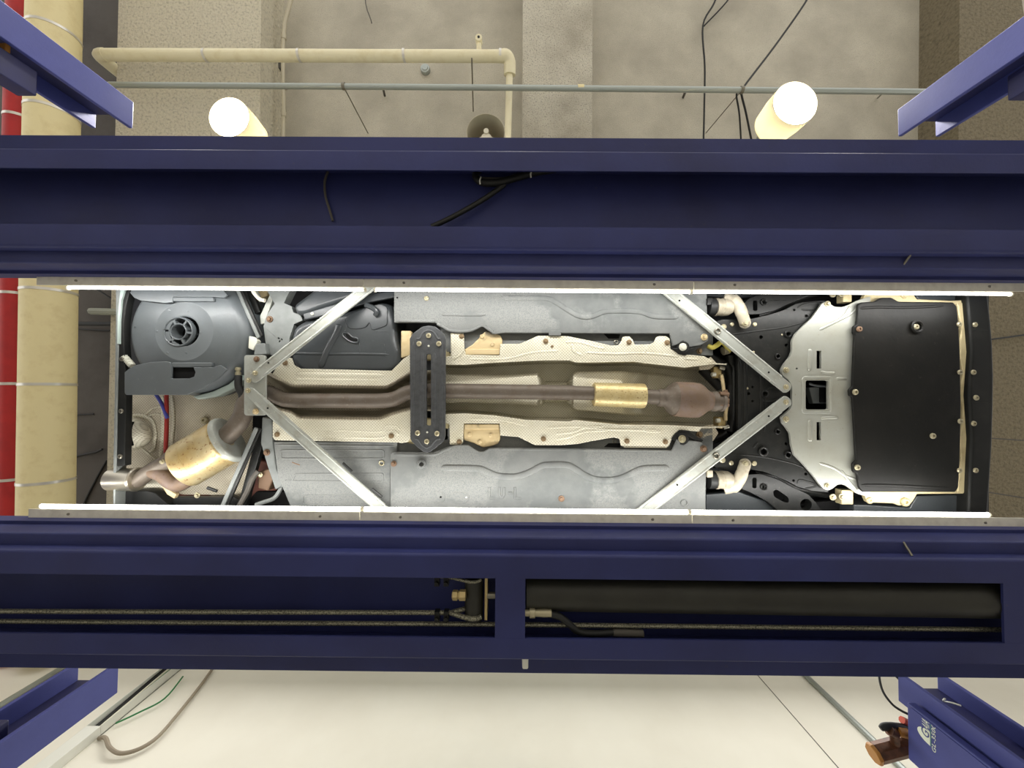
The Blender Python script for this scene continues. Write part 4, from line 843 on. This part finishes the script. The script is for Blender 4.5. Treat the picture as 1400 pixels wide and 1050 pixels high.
# raised lettering LU-L
for pts in ([(669, 666), (669, 681), (676.5, 681)], [(683, 666), (683, 677), (686, 681), (689, 677), (689, 666)], [(694.5, 674), (700.5, 674)], [(704, 666), (704, 681), (712.5, 681)]):
    m = MB()
    for p_, q_ in zip(pts, pts[1:]): m.tube([U(*p_, 1.7655), U(*q_, 1.7655)], .0062, 8, .9)
    m.build('raised_letter', tray, lt, 40)
bolt(1099.5-164, 687, 1.7655, 5, tray, lt, 'pressing', 'ring')
# rear right floor cover
rc = P('floor_cover', [(374, 604), (543, 604), (543, 640), (534, 640), (534, 760), (412, 760), (396, 690), (380, 652)], 1.785, .01, tray, bevel=.003)
for x0, y0, x1, y1 in ((384, 615.5, 525, 627), (414, 677, 520, 690)):
    MB().tube([U(x, y, 1.785) for x, y in rnd(rect(x0, y0, x1, y1), 4)+[rnd(rect(x0, y0, x1, y1), 4)[0]]], .004, 8, .8).build('pressed_outline', tray, rc)
pp = rnd([(390, 657), (400, 657), (404, 648), (524, 647.5), (524, 658.5), (391, 657.5)], 3); MB().tube([U(x, y, 1.785) for x, y in pp+pp[:1]], .004, 8, .8).build('pressed_outline', tray, rc)
bolt(522, 633, 1.784, 3.8, bolt_m, rc, kind='ring'); strut('rust_scratch', (399, 632), (410, 636), 1.7845, 1.6, rust_bolt, rc, .002)
bead('edge_fold', [(377, 608), (450, 609), (540, 610)], 1.785, 3, tray, rc)
# ---- front subframe
sub_out = [(970, 448), (978, 440), (988, 437), (1027, 436), (1050, 431), (1072, 424), (1088, 415.5), (1097, 413.5), (1122, 411), (1132, 412), (1132, 440), (1110, 470), (1100, 520), (1100, 570), (1110, 610), (1132, 640), (1132, 673), (1110, 671), (1090, 665), (1075, 657), (1063, 652), (1045, 645), (1025, 641.5), (991, 643), (982, 641), (973, 634), (980, 620), (995, 605), (1009, 590), (1009, 484), (995, 470), (980, 458)]
holes = [circ(1040.5, 461, 2.6), circ(1077, 457, 3), circ(1075, 472, 2.2), circ(1064, 487.5, 2.7), circ(1102.5, 432, 2.2), circ(1086, 423.6, 1.7), circ(1023.6, 538, 2.2), circ(1045, 538.5, 3), circ(1029, 529, 1.7), circ(1029, 548.5, 1.7), circ(1043, 617, 5.6, 20), circ(1077, 621.5, 3), circ(1063, 590, 3), circ(1075, 606.6, 2.2), circ(1102, 648, 2.2), circ(1085, 657, 1.7)]
sf = P('front_subframe', sub_out, 1.79, .02, black_steel, holes=holes, bevel=.003)
for x, y, r in ((1077, 457, 4.8), (1045, 538.5, 5.2), (1077, 621.5, 5), (1043, 617, 6.6), (1063, 487.5, 4), (1063, 590, 4)): bolt(x, y, 1.789, r, black_steel, sf, 'boss', 'ring')
for pts in ([(1000, 457.5), (1040, 452), (1075, 447), (1100, 440)], [(1000, 621), (1030, 623), (1056, 627), (1085, 634), (1100, 640)], [(1090, 421), (1100, 416), (1118, 414), (1120, 420), (1110, 424), (1095, 423)], [(1090, 661), (1094, 656), (1112, 661), (1116, 665), (1100, 668)], [(1040, 528), (1042, 534), (1052, 530), (1062, 531), (1070, 538)], [(1040, 556), (1042, 548), (1052, 548), (1062, 547), (1068, 541)]): bead('crease', pts, 1.79, 2.6, black_steel, sf)
for x in (1011, 1019, 1041): bead('rib', [(x, 492), (x, 540), (x, 584)], 1.79, 5, black_steel, sf)
for pts in ([(1045, 545), (1048, 560), (1044, 590)], [(1036, 604), (1030, 612)], [(1049, 497), (1060, 505)], [(1003, 575), (1003, 500)]): bead('crease', pts, 1.79, 3, black_steel, sf)
for x, y, r in ((989, 447, 4), (1000.5, 443.6, 2.8), (1031.6, 443.6, 3), (987.5, 629, 4), (999.5, 633, 3.2), (1031, 633.5, 3.4), (1021.5, 531, 1.6), (1030, 481.5, 1.8), (1069, 457.7, 1.2)): bolt(x, y, 1.79, r, bolt_m, sf, 'bolt', 'plug')
# bay behind the subframe opening
P('engine_bay_floor', [(925, 440), (1020, 440), (1060, 400), (1060, 330), (1180, 330), (1180, 760), (1060, 760), (1050, 690), (1020, 640), (925, 640)], 1.98, .02, body_black)
for pts, m_ in (([(965, 484), (985, 497), (996, 505), (1000, 530)], black_steel), ([(956, 590), (975, 600), (992, 592)], black_steel), ([(999, 486), (1001, 515), (998, 540), (1002, 570), (998, 590)], black_rub), ([(960, 505), (975, 520), (985, 530)], black_rub)):
    MB().tube(smooth_path([U(x, y, 1.86) for x, y in pts], 5), .022, 10).build('engine_hose', m_, car)
MB().tube(smooth_path([U(968, 473, 1.80), U(974, 475, 1.79), U(980, 472, 1.79), U(988, 468, 1.80), U(998, 480, 1.82)], 5), .011, 10).build('yellow_hose', yellow_hose, car)
for (x, y, tx, ty, s) in ((981, 509, 988, 522, 1), (987, 578, 992, 566, -1)):
    e = P('oxygen_sensor', rect(x-5, y-8, x+6, y+8), 1.82, .05, brass, bevel=.005)
    MB().tube([U(x-8, y+s*3, 1.81), U(x-3, y+s*3, 1.81)], .010, 10).build('plug', white_bolt, e)
    MB().tube([U(x+2, y-s*7, 1.81), U(x+9, y-s*5, 1.81)], .009, 10).build('clip', steel, e)
    MB().tube(smooth_path([U(x+5, y+s*3, 1.81), U(tx, ty, 1.81), U(tx+2, ty+s*14, 1.81)], 4), .008, 8).build('lead', tan_steel, e)
MB().revolve(U(992, 533, 1.80), U(993, 556, 1.80), [(0, .007), (.01, .011), (.02, .008), (.03, .014), (.04, .009), (.05, .014), (.06, .014), (.07, .008)], 12).build('sensor_body', rust_bolt, car)
MB().tube([U(988, 480, 1.83), U(996, 478, 1.83)], .02, 12).build('hose_stub', cast, car)
P('shield_scrap', [(955, 498), (972, 488), (980, 497), (970, 505), (957, 506)], 1.80, .006, foil_dark)
P('shield_scrap', [(955, 584), (975, 580), (982, 592), (975, 603), (960, 598)], 1.80, .006, foil_dark)
bolt(956, 480, 1.80, 4, brown_bolt, car, 'shield_nut'); bolt(956, 594, 1.80, 4.5, brown_bolt, car, 'shield_nut')
# bushings with cast arms
def bushing(cy, s):
    e = empty('bush_carrier', U(988, cy, 1.78)-wloc(car), None, None); e.parent = car
    MB().tube([U(967, cy, 1.79), U(979, cy, 1.79)], .040, 24).build('rubber', black_rub, e)
    MB().revolve(U(977, cy, 1.785), U(1004, cy, 1.785), [(0, .030), (.001, .041), (.012, .042), (.014, .039), (.03, .040), (.032, .042), (.06, .040), (.085, .026)], 28).build('sleeve', cast, e, 40)
    MB().tube(smooth_path([U(990, cy-s*14, 1.775), U(1002, cy-s*11, 1.765), U(1010, cy-s*1, 1.76), U(1015, cy+s*11, 1.76), U(1018.5, cy+s*21, 1.765)], 6), [.020]*6+[.026]*6+[.027]*6+[.025]*7, 14, .7).build('arm', cast, e)
    MB().revolve(U(1018.5, cy+s*22, 1.775), U(1018.5, cy+s*22, 1.6), [(0, .024), (.014, .024), (.018, .02)], 22).build('eye', cast, e)
    bolt(1018.5, cy+s*22, 1.757, 4.4, bolt_m, e)
    P('clip', rect(967, cy-13, 975, cy-3), 1.755, .03, black_steel if s > 0 else cast, e, bevel=.003)
bushing(420, 1); bushing(656, -1)
P('control_arm', [(1013, 419), (1024, 408), (1050, 400), (1075, 396), (1092, 392), (1092, 340), (1130, 340), (1130, 398), (1105, 403), (1085, 412), (1060, 424), (1040, 429), (1024, 430)], 1.82, .04, black_steel, r=3, bevel=.008, holes=[rnd(rect(1029.5, 410.5, 1035.5, 425), 2.8), circ(1044, 413, 2.4)])
P('control_arm', [(1013, 656), (1022, 649), (1040, 648), (1062, 655), (1085, 667), (1105, 676), (1118, 690), (1135, 720), (1135, 760), (1080, 760), (1066, 700), (1050, 686), (1030, 675), (1014, 668)], 1.82, .04, black_steel, r=3, bevel=.008, holes=[rnd(rect(1028.5, 653, 1034.5, 667.5), 2.8), circ(1043, 665.5, 2.4), rnd([(1057, 671), (1062, 669), (1078, 680), (1079, 687), (1073, 687), (1058, 679)], 3), circ(1102, 690, 8, 24)])
for y in (402, 676): bolt(1044, 413 if y < 500 else 665.5, 1.819, 4.6, black_steel, car, 'arm_boss', 'ring')
for pts in ([(1140, 396), (1110, 402), (1085, 410), (1055, 426), (1035, 432)], [(1030, 645), (1060, 652), (1090, 668), (1130, 676)]): MB().tube(smooth_path([U(x, y, 1.87) for x, y in pts], 5), .018, 10).build('sway_bar', black_steel, car)
P('chassis_leg', [(965, 385), (1180, 385), (1180, 398), (1130, 402), (1060, 404), (1010, 408), (965, 405)], 1.90, .04, pan_dark, bevel=.006)
P('wheel_liner', [(965, 676), (1010, 672), (1060, 690), (1060, 760), (965, 760)], 1.86, .03, plastic, bevel=.006)
P('wheel_liner', [(1080, 690), (1140, 684), (1190, 688), (1190, 760), (1080, 760)], 1.88, .03, body_black, bevel=.006)
for (x0, y0, x1, y1) in ((1153, 401, 1165, 413), (1151, 670, 1167, 690)): P('tan_bracket', rect(x0, y0, x1, y1), 1.79, .04, cream_steel, bevel=.004)
for x, y, r in ((1138, 402.5, 4.4), (1150, 402.5, 4), (1138, 679.5, 4.4), (1150, 679, 4.2)): bolt(x, y, 1.79, r, bolt_m, car, 'bracket_bolt')
# ---- silver tray
so = [(1127, 413), (1132, 411.5), (1136, 416), (1141, 419.5), (1152, 420), (1160, 417), (1172, 411), (1190, 405), (1190, 680), (1172, 675), (1160, 666), (1152, 662), (1145, 662.5), (1138, 668), (1132, 670.5), (1126, 668), (1119, 660), (1111, 649), (1098, 634), (1086, 622), (1082, 608), (1080, 592), (1074, 583), (1070, 579), (1068, 570), (1073, 566), (1080, 560), (1083, 554), (1083, 528), (1079, 520), (1070, 513), (1068, 506), (1072, 498), (1080, 488), (1083, 480), (1083, 466), (1088, 456), (1098, 446), (1109, 436), (1118, 424), (1124, 415)]
st = P('front_tray', so, 1.768, .012, silver, r=2, bevel=.004, holes=[rnd(rect(1101.5, 520, 1132.5, 560), 3), rect(1116.5, 479.5, 1123, 504), rect(1116.5, 577, 1122.5, 602), circ(1089.5, 504, 1.4, 8)])
for x in (1107, ): bead('pressing', [(x, 477), (x, 490), (x, 507)], 1.768, 6, silver, st, .6); bead('pressing', [(x, 574), (x, 590), (x, 604)], 1.768, 6, silver, st, .6)
for pts in ([(1120, 451), (1140, 441), (1160, 431), (1173, 421)], [(1120, 633), (1140, 640), (1155, 650), (1172, 656)], [(1150, 643), (1160, 657), (1172, 672)], [(1122, 508), (1130, 510), (1142, 510)], [(1122, 572), (1132, 571), (1146, 571)], [(1143, 517.5), (1158, 517.5)], [(1162, 418), (1155, 430), (1146, 438)]): bead('pressing', pts, 1.768, 4, silver, st, .5)
MB().tube([U(x, y, 1.768) for x, y in rnd(rect(1097.5, 516, 1136.5, 564), 4)+rnd(rect(1097.5, 516, 1136.5, 564), 4)[:1]], .006, 8, .7).build('window_rim', silver, st)
for x, y in ((1074.5, 506), (1131, 415.5), (1074.5, 573), (1131, 664.5)): bolt(x, y, 1.767, 4, bolt_m, st)
dk = P('duct', [(1106, 530), (1131, 528), (1131, 552), (1112, 552)], 1.81, .03, tub_m, bevel=.004)
P('duct_mouth', rect(1121, 530, 1130, 550), 1.805, .006, body_black, dk)
bead('duct_seam', [(1106, 524), (1115, 527), (1131, 528)], 1.805, 3, tub_m, dk)
# ---- black engine undertray and bumper
uo = [(1173, 416), (1178, 413), (1196, 412), (1201, 409), (1206, 406.5), (1219, 406.5), (1224, 409), (1229, 412), (1304, 413), (1309, 419), (1311, 440), (1313, 477), (1314.5, 549), (1314, 591), (1313, 630), (1311, 667), (1307, 673), (1180, 673), (1175, 667), (1172, 648), (1167, 645.5), (1166, 634), (1171, 630), (1170, 610), (1167, 560), (1166, 543), (1162, 541), (1161, 533), (1166, 528), (1167, 500), (1169, 458), (1167, 455), (1167, 446), (1172, 443), (1173, 430)]
et = P('engine_undertray', uo, 1.745, .014, tray_black, r=2, bevel=.006, seg=3)
for x, y in ((1174.5, 450), (1169, 536), (1252, 447), (1311, 443.5), (1312, 509), (1172, 639), (1275, 596), (1311.5, 643), (1312.5, 576)): bolt(x, y, 1.744, 4 if x < 1300 else 3.4, (rust_bolt if y == 450 else bolt_m), et, kind='torx')
for pts in ([(1176, 421.5), (1200, 420), (1240, 420.5), (1290, 418)], [(1178, 663), (1230, 664), (1300, 668)]): bead('fold', pts, 1.745, 4, tray_black, et)
bolt(1252, 447, 1.7455, 9, tray_black, et, 'boss', 'ring')
P('corner_plate', [(1176, 416), (1182, 404), (1186, 398), (1250, 396), (1250, 404), (1254, 409), (1300, 411), (1324, 410), (1324, 416), (1176, 420)], 1.775, .02, cream_steel, bevel=.003)
P('corner_plate', [(1176, 668), (1324, 668), (1324, 675), (1254, 675.5), (1249, 684), (1243, 692), (1228, 691), (1222, 688.5), (1186, 687), (1182, 677)], 1.775, .02, cream_steel, bevel=.003)
for x, y, r in ((1236, 402.5, 6), (1188.5, 684, 4.6), (1236.5, 686, 6.2)): bolt(x, y, 1.775, r, cream_steel, car, 'plate_bolt', 'torx')
P('front_bumper_side', [(1252, 340), (1330, 340), (1330, 411), (1256, 410), (1250, 402)], 1.80, .16, plastic, bevel=.006)
P('front_bumper_side', [(1168, 690), (1184, 690), (1244, 694), (1253, 678), (1330, 676), (1330, 760), (1168, 760)], 1.80, .16, plastic, bevel=.006)
cs = [(1309, 413), (1322, 413), (1326, 430), (1327, 445), (1329, 460), (1328.5, 490), (1326, 505), (1322, 514), (1325, 528), (1325.5, 548), (1323, 570), (1327, 588), (1328.5, 600), (1328, 624), (1326, 640), (1327, 676), (1309, 674), (1311, 650), (1314, 625), (1312, 600), (1315, 585), (1317, 560), (1314, 545), (1314, 525), (1317, 512), (1315, 500), (1312, 485), (1313, 465), (1315, 450), (1311, 430)]
P('bumper_beam', cs, 1.772, .04, cream_steel, r=3, bevel=.008, seg=3)
fb = P('front_bumper', [(1323, 340), (1345, 340), (1352, 404), (1356, 440), (1358.5, 470), (1360, 513), (1359.5, 556), (1358, 609), (1355, 655), (1352, 700), (1344, 760), (1323, 760), (1327, 640), (1329, 600), (1325, 540), (1329, 480), (1323, 410)], 1.75, .25, bumper_m, bevel=.012, seg=3)
for x, y in ((1332.5, 444), (1330.5, 509), (1334, 543.5), (1334.5, 544), (1331, 579), (1333.5, 643)): bolt(x, y, 1.749, 3.5, bolt_m, fb, kind='torx')
bead('bumper_rib', [(1347, 412), (1352, 470), (1353.5, 540), (1351, 620), (1346, 690)], 1.752, 3, bumper_m, fb)
for y in (452, 551): bead('bumper_rib', [(1330, y), (1340, y), (1351, y)], 1.751, 2, bumper_m, fb)
